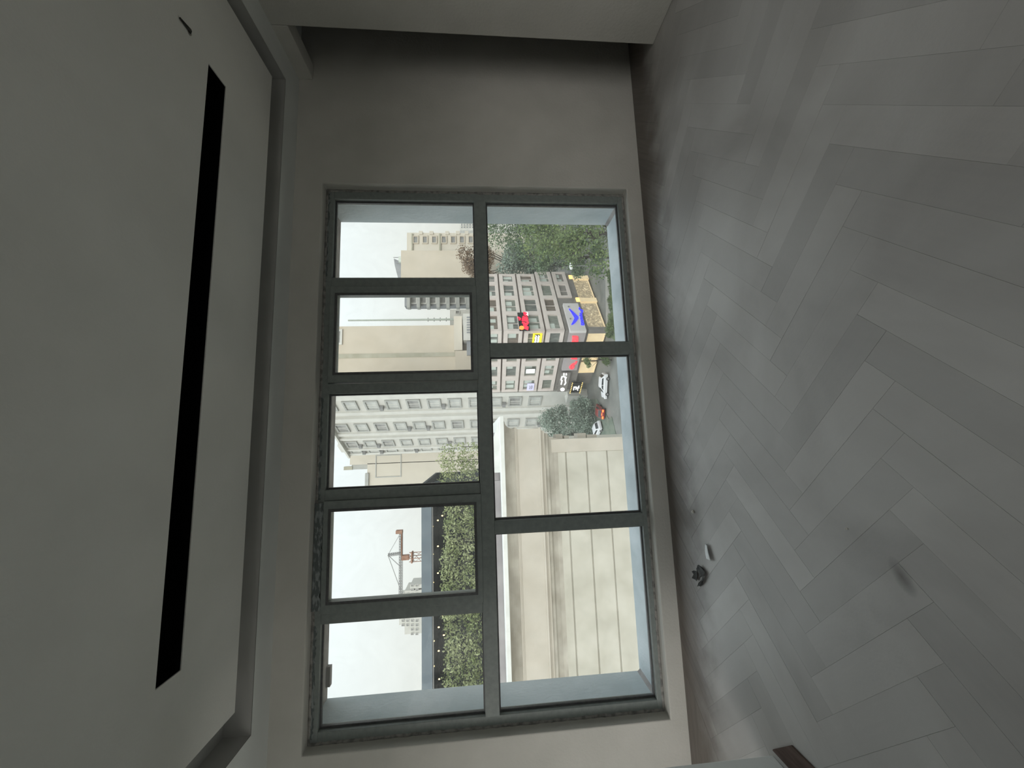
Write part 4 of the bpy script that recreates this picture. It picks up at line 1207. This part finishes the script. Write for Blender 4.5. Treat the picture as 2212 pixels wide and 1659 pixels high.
# ---- street lamp by the office roof line
p = at(1236, 574, 45.5)
lamp = empty('street_lamp', (p.x, p.y, GZ), label='white rimmed street lamp in front of the trees by the office block', cat='street lamp')
hl_ = p.z - GZ
MB().tube((0, 0, 0), (0, 0, hl_), 0.09, 0.06, 8).build('post', M['steel'], lamp)
MB().ball((0, 0, hl_ + 0.1), 0.55, 10, 6, (1, 1, 0.5)).build('lamp_head', M['coping'], lamp, smooth=True)
MB().ball((-0.15, -0.35, hl_ - 0.05), 0.33, 8, 6, (1, 1, 0.6)).build('lens', M['debris'], lamp, smooth=True)

# ---- vehicles
def car(name, label, loc, rz, paint, lights=None, length=4.4, van=False):
    t = empty(name, loc, rz, label, 'car')
    L2, w = length / 2, 0.88
    hi = 1.5 if not van else 1.62
    low = [(-L2, .35), (L2, .35), (L2, .62), (L2 - .12, .80), (L2 - 1.05, .92), (-L2 + .75, .95), (-L2 + .06, .90), (-L2, .70)]
    MB().prism(low, -w, w, 'y').build('body', paint, t, bevel=0.07)
    cab = [(L2 - 1.15, .90), (L2 - 1.95, hi - .04), (L2 - 2.3, hi), (-L2 + .75, hi - .03), (-L2 + .2, .93)]
    mb = MB()
    A = [mb.pt((x, -(w - .05 - (.16 if z > 1.2 else 0)), z)) for x, z in cab]
    B = [mb.pt((x, (w - .05 - (.16 if z > 1.2 else 0)), z)) for x, z in cab]
    mb.f += [A[::-1], B] + [[A[k], A[(k + 1) % 5], B[(k + 1) % 5], B[k]] for k in range(5)]
    c = mb.build('cabin', paint, t, bevel=0.05)
    for s in (-1, 1):
        y0 = s * (w - .125)
        mb = MB(); mb.prism([(L2 - 1.38, .97), (L2 - 2.0, hi - .15), (L2 - 2.42, hi - .12), (L2 - 2.42, .97)], y0 - .03, y0 + .03, 'y'); mb.build('side_window', M['car_glass'], c)
        mb = MB(); mb.prism([(L2 - 2.5, .97), (L2 - 2.5, hi - .12), (-L2 + .85, hi - .15), (-L2 + .5, .97)], y0 - .03, y0 + .03, 'y'); mb.build('side_window', M['car_glass'], c)
    mb = MB()
    mb.poly([(L2 - 1.17, -.68, .97), (L2 - 1.17, .68, .97), (L2 - 1.90, .60, hi - .10), (L2 - 1.90, -.60, hi - .10)]); mb.build('windscreen', M['car_glass'], c, (0.06, 0, 0.03))
    mb = MB()
    mb.poly([(-L2 + .28, -.66, 1.0), (-L2 + .28, .66, 1.0), (-L2 + .68, .60, hi - .14), (-L2 + .68, -.60, hi - .14)]); mb.build('rear_window', M['car_glass'], c, (-0.06, 0, 0.02))
    wm = MB().tube((0, -.11, 0), (0, .11, 0), .33, .33, 14).mesh('wheel', M['tyre'])
    hub = MB().tube((0, -.12, 0), (0, .12, 0), .19, .19, 10).mesh('hub', M['steel'])
    for x in (L2 - .85, -L2 + .8):
        for y in (-.80, .80):
            o = inst('wheel', wm, t, (x, y, .33)); inst('hub', hub, o)
    if lights:
        for y in (-.62, .62): MB().box(-L2 - .05, -L2 + .05, y - .22, y + .22, .62, .86).build('brake_light', lights, t)
        MB().box(-L2 - .05, -L2 + .03, -.2, .2, .9, .98).build('high_brake_light', lights, t)
    for y in (-.62, .62): MB().box(L2 - .08, L2 + .02, y - .2, y + .2, .60, .74).build('headlight', M['coping'], t)
    return t
p = at_z(1313, 833, GZ)
car('parked_car', 'white car in full view on the road below the lit shop signs', p, math.radians(160), M['car_white'])
p = at_z(1303, 888, GZ)
car('braking_car', 'dark red car with glowing brake lights on the road', p, math.radians(70), M['car_red'], M['tail'], 4.0)
p = at_z(1297, 930, GZ)
car('rear_car', 'white car half hidden behind the corner of the stone building', p, math.radians(120), M['car_white'])
